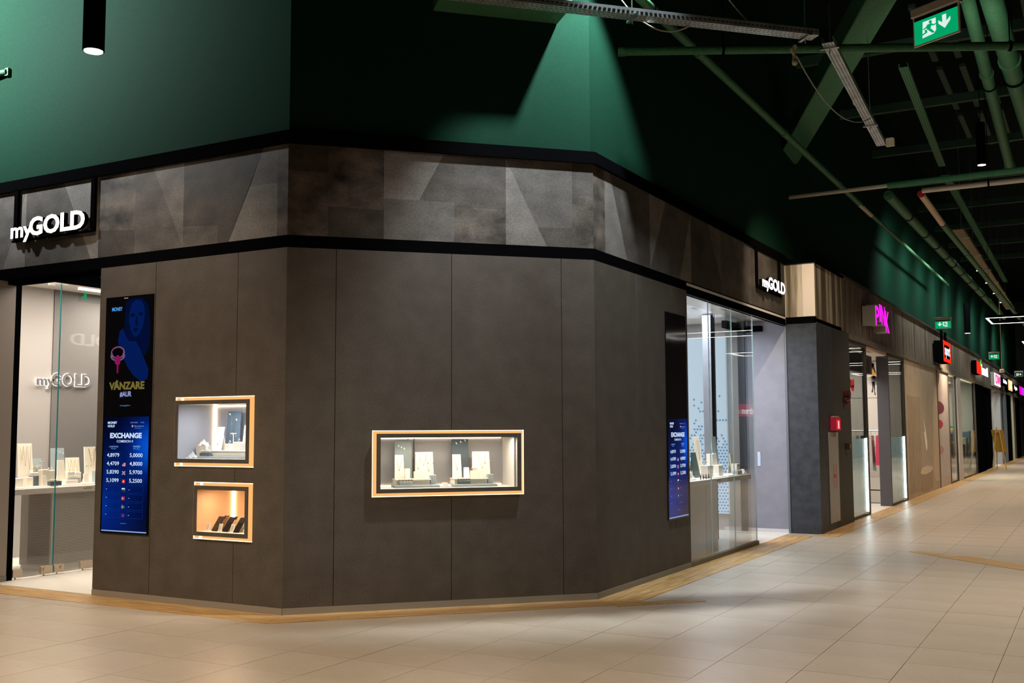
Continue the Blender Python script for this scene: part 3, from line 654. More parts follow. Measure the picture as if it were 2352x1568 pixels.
        shape('ring_bow', [(.22, .50), (.27, .48), (.34, .50), (.33, .56), (.295, .57), (.29, .64), (.265, .64), (.26, .57), (.21, .55)], emis('ring_bow_pink', (.35, .01, .12), .7), 12)
        def t2(body, u0, u1, v0, v1, m_, b_=0): obj('lettering', text_mb(body, U(u0), U(u1), V2(v1), V2(v0), .0004, y, b_), m_, t)
        t2('MONEY', .11, .35, .062, .096, SMONEY, .03)
        t2('VÂNZARE', .09, .885, .70, .785, emis('screen_gold', (.16, .13, .03), 1), .045)
        t2('#AUR', .34, .60, .80, .85, SLB, .01); t2('moneygold.ro', .35, .58, .915, .93, SMONEY)
        obj('sensor_slot', MB().box(U(.38), U(.47), -.0135, -.012, h_-.022, h_-.014), GREYW, t)
    return t
screen('L', -2.185, .579, .624, 2.166, True, 'tall black screen with a portrait and blue exchange table on the left wall')
screen('R', 3.694, .557, .608, 2.178, False, 'tall narrow screen with lit exchange table in its lower half beside the right shop glass')

# ------------------------------------------------------------------ lit shop signs on the fascia
def gold_sign(fr, x0, x1, zb, zt, b0, b1, zfr, label):
    t = thing('shop_sign', label, 'sign', fr, ((x0+x1)/2, 0, zb)); cx_ = (x0+x1)/2
    H = zt-zb; W_ = x1-x0
    mw = W_*.30
    # m and y in lower case, GOLD in capitals
    face = text_mb('my', x0-cx_, x0-cx_+mw, -H*.26, H*.58, .003, -.088, .022)
    obj('letters', face, SIGNW, t)
    face = text_mb('GOLD', x0-cx_+mw*.86, x1-cx_, 0, H, .003, -.088, .030); obj('letters', face, SIGNW, t)
    back = text_mb('my', x0-cx_, x0-cx_+mw, -H*.26, H*.58, .045, -.0845, .024); obj('letter_backs', back, BLACK, t)
    back = text_mb('GOLD', x0-cx_+mw*.86, x1-cx_, 0, H, .045, -.0845, .032); obj('letter_backs', back, BLACK, t)
    for a in (b0, b1): obj('hanger_bar', MB().box(a-cx_-.028, a-cx_+.028, -.030, -.004, -.02, 3.93-zb), BLACK, t)
    obj('bottom_rail', MB().box(b0-cx_-.028, b1-cx_+.028, -.045, -.02, -.028, -.008), BLACK, t)
    return t
gold_sign('L', -3.52, -2.43, 3.418, 3.605, -3.535, -2.395, 3.41, 'glowing white myGOLD letters on the left fascia')
gold_sign('R', 7.14, 8.30, 3.405, 3.575, 7.12, 8.27, 3.41, 'glowing white myGOLD letters on the right fascia')

# ------------------------------------------------------------------ left shop: glass entrance, counter and sign wall
SHOPF = mat('shop_floor_white', (.72, .68, .62), .35)
CL = 3.28
struct('floor_left_shop', MB().box(-5.6, -2.283, .02, 6.0, .0, .005), SHOPF)
r = sempty('wall_left_shop')
obj('back_panel', MB().box(-5.6, -5.5, .05, 1.93, 0, CL), GREYW, r)
obj('back_panel', MB().box(-5.6, -5.49, 1.935, 6, 0, CL), GREYD, r)
obj('side_panel', MB().box(-5.6, -4.02, .0, .10, 0, CL), mat('shop_side_grey', (.22, .20, .19), .7), r)
obj('end_panel', MB().box(-5.6, -2.283, 6, 6.1, 0, CL), GREYD, r)
struct('wall_block_west', MB().box(-2.283, -2.20, .10, 6.0, 0, CL+.1), PANEL)
struct('ceiling_left_shop', MB().box(-5.6, -2.283, .10, 6.0, CL, CL+.05), WHITE)
struct('wall_left_far', MB().box(-6.5, -4.02, -.002, .05, 0, 3.04), BLACKM)
r = sempty('wall_entrance_pier')
obj('panel', MB().box(-4.02, -3.80, -.002, .195, .06, 3.04), mat('pier_grey', (.30, .26, .23), .6), r)
obj('baseboard', MB().box(-4.02, -3.795, -.004, .195, 0, .058), BASEB, r)
obj('soffit_beam', MB().box(-4.0, -2.283, .10, .22, 3.0, 3.14), BLACK, r)
g = sempty('door_1', 'G')
obj('frame_post', MB().box(.20, .262, 0, .05, 0, CL), BLACK, g)
obj('frame_head', MB().box(.262, 3.5, .01, .04, 3.10, 3.22), BLACK, g)
for i, (a, b) in enumerate([(.268, .748), (.752, 1.9), (1.91, 3.0)]):
    p = obj('glass_leaf', MB().box(a, b, .018, .030, .025, 3.09), GLASS, g)
    obj('glass_edge', MB().box(a if i else b-.002, a+.003 if i else b, .0175, .0305, .025, 3.09), GEDGE, p)
for i, (a, b, kn) in enumerate([(.275, .385, 0), (.605, .742, 1), (.762, .885, 2), (1.09, 1.24, 0)]):
    p = obj('patch_fitting', MB().bbox(a, b, .006, .042, .028, .105, .003), BRUSH, g)
    if kn: xk = a+.035 if kn == 1 else b-.035; obj('lock_barrel', MB().cyl((xk, .006, .066), (xk, -.012, .066), .018, n=14), BRUSH, p)
    obj('floor_pivot', MB().cyl((a+.04, .024, .004), (a+.04, .024, .03), .008, n=8), BRUSH, p)
obj('head_clip', MB().box(.60, .655, .0, .045, 3.06, 3.13), WHITE, g)
# counter
t = thing('display_counter', 'white display counter with perforated base behind the left glass doors', 'counter', 'G', (.25, .20, 0))
obj('counter_top', MB().bbox(0, 1.75, 0, .60, .843, .905, .004), mat('counter_white', (.62, .56, .50), .4), t)
PERF = mat('perforated_white', (.52, .48, .44), .5)
obj('base', MB().box(.63, 1.75, .03, .55, .05, .842), PERF, t)
obj('plinth', MB().box(.64, 1.74, .04, .54, 0, .05), WHITE, t)
hl = MB()
for i in range(46):
    for j in range(46): hl.box(.665+i*.0165, .673+i*.0165, .0285, .0300, .075+j*.0165, .083+j*.0165)
for i in range(22):
    for j in range(46): hl.box(.6285, .6300, .06+i*.0165, .068+i*.0165, .075+j*.0165, .083+j*.0165)
o = obj('perforation', hl, mat('perforation_dark', (.07, .06, .05), .8), t); o['kind'] = 'stuff'
obj('counter_logo', text_mb('myGOLD', 1.00, 1.12, .862, .885, .0006, -.001, .01), mat('logo_bronze', (.16, .11, .06), .5), t)
obj('leg_panel', MB().box(.02, .05, .05, .55, 0, .842), GREYD, t)
# halo-lit sign on the back wall
t = thing('wall_sign', 'halo-lit myGOLD letters on the grey back wall of the left shop', 'sign', 'W', (-5.49, 2.10, 2.07), 90)
HALO = emis('halo_white', (1, .90, .78), 3.0)
obj('letters', text_mb('my', -.40, -.16, -.035, .085, .02, -.04, .01), GREYD, t); obj('letters', text_mb('GOLD', -.19, .40, 0, .165, .02, -.04, .01), GREYD, t)
obj('halo', text_mb('my', -.405, -.165, -.038, .090, .004, -.018, .03), HALO, t); obj('halo', text_mb('GOLD', -.195, .398, -.003, .170, .004, -.018, .03), HALO, t)
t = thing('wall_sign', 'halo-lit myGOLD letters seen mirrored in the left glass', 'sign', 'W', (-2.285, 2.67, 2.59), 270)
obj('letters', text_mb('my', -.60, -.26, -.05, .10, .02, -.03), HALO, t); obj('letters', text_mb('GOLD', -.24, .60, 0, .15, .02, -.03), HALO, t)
# counter goods
GZ = .906; GC = 'jewellery display on the left counter'
def lc(t_): return t_+' on the left counter'
tag(obj('display_tray', MB().bbox(0, .46, 0, .2, 0, .012, .003), CREAM, None, 'G', (.50, .24, GZ)), lc('long cream tray in front'), 'tray')
tag(obj('display_tray', MB().bbox(0, .62, 0, .26, 0, .02, .003), CREAM, None, 'G', (1.05, .27, GZ)), lc('wide cream tray at the right'), 'tray')
board('G', .73, .47, GZ, .19, .175, .47, CREAM, lc('tallest cream board at the left end'), None, lean=.05)
for i, (dx, dp) in enumerate([(-.04, .13), (.0, .20), (.05, .24)]):
    necklace('G', .73+dx, .515, GZ+.44, .018, dp, .10, ORD[i]+' pendant necklace on the tallest cream board, left counter', None)
board('G', .975, .62, GZ, .155, .145, .30, BLUEG, lc('grey-blue board with hoops'), None, lean=.04)
tag(obj('earring', MB().torus((0, 0, 0), .026, .002), GOLD, None, 'G', (.945, .64, GZ+.19)), lc('left gold hoop before the grey-blue board'), 'earring')
tag(obj('earring', MB().torus((0, 0, 0), .026, .002), GOLD, None, 'G', (1.000, .64, GZ+.19)), lc('right gold hoop before the grey-blue board'), 'earring')
board('G', 1.25, .62, GZ, .19, .175, .41, BLUEG, lc('tall grey-blue board with white tags'), None, lean=.04)
slips('G', 1.235, .65, GZ+.38, 0, 3, 'price tag on the tall grey-blue board, left counter', 'price tags on the left counter', dz=-.015, dx=.045)
board('G', 1.11, .38, GZ+.021, .115, .085, .26, CREAM, lc('narrow tapered white board with earrings'), None, lean=.03)
board('G', 1.37, .52, GZ+.021, .185, .175, .28, CREAM, lc('wide cream board with three chains'), None, lean=.03)
for i, dx in enumerate([-.05, .0, .05]): necklace('G', 1.37+dx, .545, GZ+.28, .020, .12+.03*(i % 2), .10, ORD[i]+' chain on the wide cream board, left counter', None)
board('G', 1.545, .44, GZ+.021, .165, .150, .40, CREAM, lc('tall cream board beside the wall edge'), None, lean=.04)
for i, dp in enumerate([.10, .15, .20]): necklace('G', 1.56, .475-.004*i, GZ+.40, .035+.006*i, dp, .10, ['shortest', 'middle', 'longest'][i]+' chain on the tall cream board, left counter', None, pend=False)
block('G', .505, .60, .34, .42, GZ+.013, GZ+.105, WHITE, lc('white box at the left end'), None)
block('G', .66, .735, .36, .44, GZ+.013, GZ+.11, CREAM, lc('cream box next to the white one'), None)
block('G', .74, .845, .40, .45, GZ+.001, GZ+.120, BLUED, lc('dark slab box'), None)
block('G', .79, .885, .455, .52, GZ+.001, GZ+.155, CREAM, lc('cream box behind the dark slab'), None)
block('G', .83, .918, .34, .42, GZ+.013, GZ+.185, CREAM, lc('tall cream cube'), None)
block('G', .925, 1.012, .36, .45, GZ+.001, GZ+.175, CREAM, lc('tall cream cube with a grey side'), None)
ring('G', .95, .40, GZ+.1755, lc('left gold ring topping the tall cube'), 'rings on the tall cube'); ring('G', .985, .40, GZ+.1755, lc('right gold ring topping the tall cube'), 'rings on the tall cube')
block('G', 1.20, 1.295, .40, .48, GZ+.021, GZ+.15, CREAM, lc('cream cube behind the blue ring box'), None)
block('G', 1.305, 1.375, .40, .47, GZ+.021, GZ+.14, CREAM, lc('cream cube right of the blue ring box'), None)
block('G', 1.18, 1.33, .345, .385, GZ+.021, GZ+.085, BLUEG, lc('long blue-grey ring box'), None, 'ring_box', 'ring box')
beads('G', 1.20, 1.31, .365, GZ+.0855, 6, lc('ring on the blue-grey ring box'), 'rings on the blue-grey ring box')
block('G', 1.09, 1.245, .285, .335, GZ+.021, GZ+.062, CREAM, lc('long cream ring box'), None, 'ring_box', 'ring box')
block('G', .86, 1.00, .24, .30, GZ+.013, GZ+.062, BLUED, lc('long dark ring box'), None, 'ring_box', 'ring box')
beads('G', .88, .98, .27, GZ+.0625, 5, lc('ring on the dark ring box'), 'rings on the dark ring box')
board('G', .80, .25, GZ+.013, .062, .045, .115, CREAM, lc('little slanted earring card'), None, lean=.02)
board('G', 1.36, .285, GZ+.021, .070, .055, .105, CREAM, lc('little slanted card with loops'), None, lean=.02)
block('G', 1.47, 1.53, .285, .34, GZ+.021, GZ+.155, BLUEG, lc('upright grey-blue box at the right end'), None)
ring('G', 1.50, .31, GZ+.1555, lc('gold ring on the upright grey-blue box'), None)
earrings('G', .955, .53, GZ, .06, .27, lc('white earring stand beside the grey-blue board'), None)
earrings('G', 1.455, .38, GZ+.021, .07, .20, lc('white earring stand near the right end'), None)
# ceiling fittings of the left shop
t = thing('smoke_detector', 'round white smoke detector under the left shop ceiling', 'smoke detector', 'W', (-4.55, 1.25, CL))
obj('base', MB().cyl((0, 0, -.03), (0, 0, 0), .055, .06, 18), WHITE, t); obj('head', MB().cyl((0, 0, -.055), (0, 0, -.03), .032, .036, 18), WHITE, t)
t = thing('air_unit', 'grey wall-hung air unit under the left shop ceiling', 'air unit', 'W', (-3.98, 1.33, CL-.12))
obj('casing', MB().bbox(-.10, .10, 0, .45, 0, .12, .02), mat('unit_grey', (.45, .44, .42), .5), t)
t = thing('exit_sign', 'green pictogram exit sign inside the left shop', 'exit sign', 'W', (-4.5, 1.66, 3.02), 90)
EGREEN = emis('exit_green', (.0, .45, .16), .8); EWHITE = emis('exit_white', (.75, .92, .86), .95)
obj('housing', MB().box(-.15, .15, 0, .02, .14, .17), WHITE, t); obj('panel', MB().box(-.15, .15, .006, .014, 0, .14), GLASS, t)
obj('pictogram', MB().torus((-.06, .004, .095), .012, .008, 'y', 10, 4).box(-.075, -.045, 0, .005, .03, .085).box(-.10, -.05, 0, .005, .055, .068), EGREEN, t)
lamp('AREA', 'left_shop_lamp', (-4.35, 1.1, CL-.03), 90, (1, .86, .74), size=.5, size_y=1.8)
lamp('AREA', 'left_shop_lamp', (-4.9, 3.4, CL-.03), 90, (1, .90, .78), size=.6, size_y=2.2)
lamp('SPOT', 'counter_spot', (-4.2, .95, 2.6), 210, (1, .90, .74), angle=80, blend=.8, radius=.05)
lamp('AREA', 'vestibule_lamp', (-3.05, 1.0, CL-.03), 22, (1, .90, .80), size=.5, size_y=1.2)

# ------------------------------------------------------------------ right shop: glass corner, counter, lit panels
CR = 3.095
struct('floor_right_shop', MB().box(-1.5, CB-.005, 4.42, 8.62, 0, .004), SHOPF)
struct('wall_right_shop_back', MB().box(-1.6, -1.5, 4.42, 8.62, 0, CR), GREYW)
struct('wall_right_shop_near', MB().box(-1.5, CB-.04, 4.37, 4.42, 0, CR), GREYW)
struct('ceiling_right_shop', MB().box(-1.5, CB, 4.39, 8.62, CR, CR+.03), WHITE)
r = sempty('wall_right_shop_end')
obj('panel', MB().box(1.31, CB, 8.62, 8.72, .06, CR), WALLB, r); obj('panel', MB().box(-1.5, 1.205, 8.62, 8.72, 0, CR), GREYW, r)
obj('dark_joint', MB().box(1.205, 1.31, 8.61, 8.70, 0, CR), mat('joint_dark', (.03, .03, .045), .5), r)
obj('baseboard', MB().box(.95, 1.205, 8.612, 8.62, 0, .058).box(1.31, CB, 8.612, 8.62, 0, .058), mat('baseboard_light', (.62, .60, .64), .5), r)
obj('pocket_handle', MB().bbox(1.468, 1.515, 8.612, 8.62, .955, 1.164, .003), mat('handle_satin', (.62, .75, .95), .3, .3), r)
# lit dotted panels
t = thing('lightbox', 'tall lit pale blue panel with dots on the back wall of the right shop', 'lightbox', 'W', (.735, 8.585, .25))
obj('face', MB().box(-.305, .305, 0, .02, 0, 2.62), emis('lightbox_white', (.74, .88, 1), 1.05), t)
dt = MB(); rnd = random.Random(3)
for i in range(13):
    for j in range(50):
        z = .03+j*.045; x = -.285+i*.047+(.0235 if j % 2 else 0)
        pr_ = 1 if z < .95 else max(0, 1.0-(z-.95)/.85)*.62
        if rnd.random() < pr_ and x < .29: dt.cyl((x, -.002, z), (x, 0, z), .0165, n=8)
o = obj('dot_pattern', dt, emis('lightbox_dot', (.30, .56, .92), .75), t); o['kind'] = 'stuff'
t = thing('shop_column', 'slim grey column with a black edge inside the right shop', 'column', 'W', (1.20, 7.3, 0))
obj('shaft', MB().box(-.09, .029, 0, .06, 0, CR), mat('column_grey', (.27, .27, .30), .6), t); obj('edge_strip', MB().box(.030, .080, 0, .03, 0, CR), BLACK, t)
t = thing('door_track', 'black sliding door track under the right shop ceiling', 'door track', 'W', (1.30, 7.6, 2.93))
obj('track', MB().box(-.04, .04, .1, 1.0, 0, .10), BLACK, t); obj('stop', MB().box(.04, .30, .88, .98, 0, .08), BLACK, t)
g = sempty('window_right_shop', 'R')
obj('plinth', MB().box(4.388, 6.955, -.012, .04, 0, .052), mat('plinth_bronze', (.16, .13, .09), .4, .4), g)
obj('head_rail', MB().box(4.385, 8.62, -.002, .05, 2.995, 3.036), BLACK, g)
obj('head_light_line', MB().box(4.385, 8.60, -.004, -.001, 2.992, 3.000), mat('head_line', (.10, .13, .17), .3), g)
for a, b in [(4.39, 5.155), (5.165, 6.035), (6.045, 6.95)]:
    p = obj('glass_pane', MB().box(a, b, .010, .020, .052, 2.995), glass_mat('shop_glass_right', (.94, .97, .98), boost=1.4), g)
    obj('glass_edge', MB().box(b-.004, b, .0095, .0205, .052, 2.995), mat('glass_edge_pale', (.45, .60, .58), .2), p)
obj('end_jamb', MB().box(8.608, 8.617, -.003, .03, 0, 2.995), mat('jamb_white', (.14, .16, .19), .4), g)
obj('sliding_leaf', MB().box(6.0, 6.92, .075, .085, .02, 2.99), GLASS, g)
# counter
t = thing('display_counter', 'white display counter on a panel base behind the right shop glass', 'counter', 'R', (4.55, .17, 0))
CW = mat('counter_white', (.62, .56, .50), .4)
obj('counter_top', MB().bbox(0, 2.72, 0, .62, .836, .898, .004), CW, t)
obj('base', MB().box(.10, 1.38, .03, .20, .01, .835), noisy('counter_base', (.50, .47, .45), (.56, .53, .52), 2, .4), t)
obj('base_joint', MB().box(.935, .94, .028, .03, .01, .835), GREYD, t)
obj('counter_logo', text_mb('myGOLD', 1.27, 1.44, .853, .883, .0006, -.001, .01), BLACK, t)
GZ = .899
def rc(t_): return t_+' on the right counter'
tag(obj('display_tray', MB().bbox(0, 1.35, 0, .2, 0, .012, .003), CREAM, None, 'R', (5.85, .20, GZ)), rc('long cream tray'), 'tray')
board('R', 6.20, .50, GZ, .26, .20, .50, CREAM, rc('tallest cream board'), None, lean=.05)
necklace('R', 6.20, .54, GZ+.46, .03, .24, .10, rc('dark pendant necklace of the tallest cream board'), None, mat('dark_beads', (.10, .07, .05), .4))
board('R', 5.90, .44, GZ, .24, .17, .31, TEAL, rc('dark green board with a clasp'), None, lean=.05)
board('R', 6.93, .52, GZ, .26, .19, .50, BLUEG, rc('tall grey-blue board'), None, lean=.05)
necklace('R', 6.93, .56, GZ+.46, .035, .18, .10, rc('silver chain of the tall grey-blue board'), None, SILVER)
board('R', 7.16, .60, GZ, .20, .16, .42, BLUEG, rc('second grey-blue board'), None, lean=.04)
board('R', 7.15, .36, GZ, .16, .11, .27, CREAM, rc('small cream board at the far end'), None, lean=.04)
block('R', 5.80, 6.00, .27, .36, GZ+.013, GZ+.155, CREAM, rc('square cream box'), None)
block('R', 6.22, 6.40, .27, .36, GZ+.013, GZ+.145, WHITE, rc('white box with ring pillows'), None)
ring('R', 6.27, .31, GZ+.1455, rc('left ring topping the white box'), 'rings on the white box'); ring('R', 6.34, .31, GZ+.1455, rc('right ring topping the white box'), 'rings on the white box')
board('R', 6.60, .42, GZ, .15, .13, .29, WHITE, rc('white board with small print'), None, lean=.03)
block('R', 6.42, 6.52, .42, .50, GZ, GZ+.28, WHITE, rc('tall white pillar box'), None)
block('R', 6.98, 7.10, .27, .35, GZ+.013, GZ+.14, CREAM, rc('cream box'), None)
tag(obj('display_block', MB().bbox(-.06, .06, -.045, .045, 0, .035, .003).ball((0, 0, .035), .045, .035, .035, 14, 8), CREAM, None, 'R', (7.12, .24, GZ)), rc('cream pillow on a square foot at the far end'), 'ring cushion')
tag(obj('display_block', MB().bbox(-.10, .10, -.04, .04, 0, .045, .003), BLUEG, None, 'R', (6.88, .24, GZ+.0125)), rc('low green-grey box'), 'display block')
for i in range(4):
    t2 = thing('bracelet', ORD[i]+' dark bracelet lying on the right counter', 'bracelet', 'R', (5.36+.10*i, .215, GZ+.030), 25)
    obj('band', MB().torus((0, 0, 0), .027, .0045, 'y', 18, 6), mat('leather_black', (.02, .018, .016), .5), t2)
t = thing('scarf', 'crumpled cream paper at the near end of the right counter', 'paper', 'R', (5.33, .32, GZ))
cl = MB()
for i in range(8):
    for j in range(6):
        cl.v.append((-.07+i*.02, -.05+j*.02, max(.002, .11*math.exp(-((i-3.5)/2.4)**2-((j-3)/1.8)**2)+random.uniform(-.014, .014))))
cl.f = [(i*6+j, (i+1)*6+j, (i+1)*6+j+1, i*6+j+1) for i in range(7) for j in range(5)]
obj('cloth', cl, CREAM, t)
earrings('R', 6.10, .40, GZ, .05, .20, rc('white earring stand before the tallest board'), None)
tag(obj('stool', MB().box(-.10, .10, -.10, .10, 0, .36), mat('stool_grey', (.40, .44, .43), .5), None, 'W', (.78, 7.6, .004)), 'low grey box standing on the floor behind the right counter', 'box')
t = thing('smoke_detector', 'white ceiling detector inside the right shop near the glass', 'smoke detector', 'W', (1.42, 5.6, CR))
obj('base', MB().cyl((0, 0, -.035), (0, 0, 0), .06, .065, 18), WHITE, t); obj('head', MB().cyl((0, 0, -.065), (0, 0, -.035), .035, .04, 18), GREYD, t)
for i, (x, y) in enumerate([(1.35, 5.9), (1.62, 6.3), (1.25, 6.6), (1.55, 6.9), (1.30, 7.3), (1.62, 7.5)]):
    t = thing('ceiling_vent', ['nearest', 'second', 'third', 'fourth', 'fifth', 'farthest'][i]+' slot vent in the white ceiling of the right shop', 'vent', 'W', (x, y, CR-.001), 0, 'slot vents of the right shop ceiling')
    obj('frame', MB().box(-.012, .012, -.11, .11, -.006, 0), WHITE, t); obj('slot', MB().box(-.005, .005, -.105, .105, -.008, -.006), GREYD, t)
t = thing('security_camera', 'small black camera on the column of the right shop', 'camera', 'W', (1.17, 7.50, 2.92))
obj('body', MB().bbox(-.035, .035, -.10, .0, 0, .05, .006), BLACK, t); obj('bracket', MB().cyl((0, -.03, .05), (0, -.03, .17), .008), BLACK, t)
lamp('AREA', 'right_shop_lamp', (1.15, 6.3, CR-.02), 110, (.84, .90, 1), size=.5, size_y=2.6)
lamp('AREA', 'right_shop_lamp', (.2, 7.4, CR-.02), 60, (.90, .94, 1), size=1.6, size_y=.4)
lamp('SPOT', 'counter_spot_right', (1.5, 6.1, 2.7), 300, (1, .92, .78), angle=90, blend=.9, radius=.05)

# ------------------------------------------------------------------ pillar and far corridor front
r = sempty('wall_pillar')
YP0, YP1 = 8.622, 10.43; XP = 2.366
obj('concrete_panel', MB().box(CB, XP, YP0-.012, YP0+.10, 3.12, 3.90), CONP, r)
obj('smooth_strip', MB().box(2.19, XP-.001, YP0-.014, YP0-.011, 3.121, 3.899), mat('concrete_pale', (.80, .71, .61), .7), r)
obj('concrete_panel', MB().box(XP-.10, XP, YP0+.10, YP1, 3.10, 3.90), CONP, r)
obj('cap', MB().box(CB, XP+.04, YP0-.05, YP1+.02, 3.90, 3.93), BLACK, r)
obj('shadow_gap', MB().box(CB, XP-.02, YP0+.01, YP1, 3.02, 3.12), BLACK, r)
obj('dark_panel', MB().box(CB, 2.366, YP0, YP0+.08, 0, 3.02), SLATE, r)
obj('dark_panel', MB().box(XP-.1, XP, YP0+.08, 9.62, 0, 3.04), SLATE, r); obj('dark_panel', MB().box(XP-.1, XP-.003, 9.625, 10.90, 0, 3.04), mat('dark_brown_panel', (.028, .026, .020), .6), r)
# fire cabinet, call point box and alarm horn
t = thing('fire_cabinet', 'tall narrow grey fire hose cabinet door with a red mark on the dark pillar', 'cabinet', 'P', (9.18, -.001, .11))
obj('door', MB().bbox(0, .64, -.012, 0, 0, 1.335, .004), mat('cabinet_grey', (.36, .35, .33), .5), t)
RED = mat('red_print', (.50, .02, .03), .5)
obj('red_mark', MB().box(.26, .28, -.0135, -.012, .50, .86).box(.42, .44, -.0135, -.012, .50, .86).box(.28, .42, -.0135, -.012, .655, .705), RED, t)
obj('label_plate', MB().box(.50, .60, -.0135, -.012, .03, .20), mat('label_beige', (.50, .38, .28), .6), t)
t = thing('alarm_box', 'small lit red fire box above the grey cabinet', 'alarm box', 'P', (9.36, 0, 1.47))
obj('casing', MB().bbox(0, .34, -.08, 0, 0, .20, .006), mat('alarm_red', (.30, .01, .03), .4, emit=(.5, .01, .05), es=.25), t)
obj('face', MB().box(.06, .30, -.084, -.080, .015, .16), emis('alarm_face', (.85, .02, .03), 1), t); obj('pictogram', MB().box(.15, .21, -.086, -.084, .03, .14), emis('alarm_white', (1, .75, .75), 1), t)
obj('top_light', MB().box(.02, .32, -.06, -.01, .20, .215), mat('alarm_top', (.5, .5, .45), .4), t)
t = thing('alarm_horn', 'dark red alarm horn on the edge of the dark pillar', 'alarm horn', 'P', (10.42, 0, 1.96))
obj('horn', MB().cyl((0, 0, .08), (0, -.09, .08), .05, .07, 14), mat('horn_red', (.10, .012, .015), .4), t); obj('lamp', MB().ball((0, -.045, -.04), .045, .045, .045), mat('horn_red', (.1, .01, .01)), t)
t = thing('call_point', 'small dark call point lower on the edge of the dark pillar', 'call point', 'P', (10.46, 0, 1.17))
obj('casing', MB().bbox(-.05, .05, -.06, 0, 0, .10, .006), mat('call_dark', (.03, .02, .015), .5), t); obj('button_face', MB().box(-.035, .035, -.062, -.06, .02, .08), mat('call_orange', (.35, .15, .08), .5), t)

r = sempty('wall_fascia_corridor', 'Q')
ys = [10.43, 14.5, 18.7, 22.9, 27, 31.2, 36, 41, 46, 51, 58]
for i, (a, b) in enumerate(zip(ys, ys[1:])): obj('panel', MB().box(a+.004, b-.004, 0, .06, 3.06, 3.93), CONQ, r)
obj('backing', MB().box(10.43, 58, .06, .3, 3.0, 3.95), BLACKM, r)
obj('bottom_trim', MB().box(10.9, 58, -.04, .06, 2.97, 3.055), noisy('trim_brown', (.09, .075, .05), (.15, .13, .09), 4, .6), r)
obj('top_trim', MB().box(10.43, 58, -.05, .2, 3.93, 3.975), mat('trim_dark_brown', (.035, .026, .018), .6), r)

# shop interiors along the corridor
INT = mat('interior_beige', (.58, .52, .46), .7)
def room(name, y0, y1, m_, depth=3.2, fm=SHOPF, pw=40, col=(1, .93, .85)):
    r_ = sempty(name)
    obj('back_panel', MB().box(2.2-depth-.05, 2.2-depth, y0, y1, 0, 2.98), m_, r_); obj('side_panel', MB().box(2.2-depth, 2.24, y0-.04, y0, 0, 2.98), m_, r_)
    obj('far_panel', MB().box(2.2-depth, 2.24, y1, y1+.04, 0, 2.98), m_, r_); obj('room_ceiling', MB().box(2.2-depth, 2.28, y0, y1, 2.98, 3.02), m_, r_)
    obj('room_floor', MB().box(2.2-depth, 2.32, y0, y1, .0, .004), fm, r_)
    lamp('AREA', name+'_lamp', (1.2, (y0+y1)/2, 2.95), pw, col, size=1.2, size_y=(y1-y0)*.8); return r_
room('wall_interior_pink', 10.95, 17.4, INT, pw=110)
room('wall_interior_glass', 23.95, 31.0, mat('interior_pale_green', (.55, .54, .46), .7), pw=420)
room('wall_interior_far', 37.8, 43, mat('interior_dim', (.22, .24, .25), .7), pw=80)
room('wall_interior_farther', 43.2, 57, mat('interior_green', (.34, .36, .28), .7), pw=200)
g = sempty('window_pink_shop', 'Q')
BRN = mat('frame_dark_brown', (.022, .015, .010), .5)
GQ = glass_mat('corridor_glass', (.92, .96, .95), boost=2.2)
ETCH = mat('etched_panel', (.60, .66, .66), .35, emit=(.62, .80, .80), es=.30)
for a, b, mid in [(10.90, 12.42, 11.75), (14.76, 16.50, 15.55)]:
    obj('frame', MB().box(a-.03, a, 0, .06, 0, 2.97).box(b, b+.12, 0, .06, 0, 2.97).box(a, b, 0, .06, 2.90, 2.97).box(a, b, 0, .06, 0, .04), BRN, g)
    for c_, d_ in ((a, mid-.004), (mid+.004, b)): obj('glass_pane', MB().box(c_, d_, .02, .03, .04, 2.90), GQ, g)
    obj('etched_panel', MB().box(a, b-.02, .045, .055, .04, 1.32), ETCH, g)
    obj('edge_light', MB().box(b-.045, b-.012, .010, .018, .06, 1.33), emis('edge_light_white', (.80, .97, 1), 14), g)
obj('jamb_panel', MB().box(14.68, 14.73, 0, .215, 0, 2.90), mat('jamb_slate', (.085, .085, .105), .6), g)
obj('entrance_head_light', MB().box(12.62, 14.6, .0, .05, 2.90, 2.96), mat('head_pink', (.55, .40, .35), .6), g)
obj('entrance_head', MB().box(12.6, 14.7, .30, .40, 2.55, 2.90), mat('head_dark', (.05, .04, .045), .6), g)
for k_, (yy, zz, m_) in enumerate([(11.06, 2.20, mat('butterfly_dark', (.20, .02, .03), .6)), (11.34, 2.20, mat('butterfly_red', (.75, .04, .08), .6))]):
    t = thing('window_sticker', ['dark red butterfly sticker, nearer one, on the first glass of the pink sign shop', 'bright red butterfly sticker outlined in white on the first glass'][k_], 'sticker', 'Q', (yy, .012, zz))
    b_ = MB()
    for sx_, sz_, r_ in ((-1, .5, .075), (1, .5, .085), (-1, -.5, .05), (1, -.5, .055)): b_.cyl((sx_*r_*.9, 0, sz_*r_*1.1), (sx_*r_*.9, .002, sz_*r_*1.1), r_, n=12)
    b_.box(-.008, .008, -.001, .002, -.08, .10); obj('wings', b_, m_, t)
    if k_: obj('outline', MB().cyl((-.07, .003, .03), (-.07, .005, .03), .105, n=12).cyl((.07, .003, .03), (.07, .005, .03), .11, n=12).cyl((-.04, .003, -.03), (-.04, .005, -.03), .07, n=12).cyl((.05, .003, -.03), (.05, .005, -.03), .075, n=12), WHITE, t)
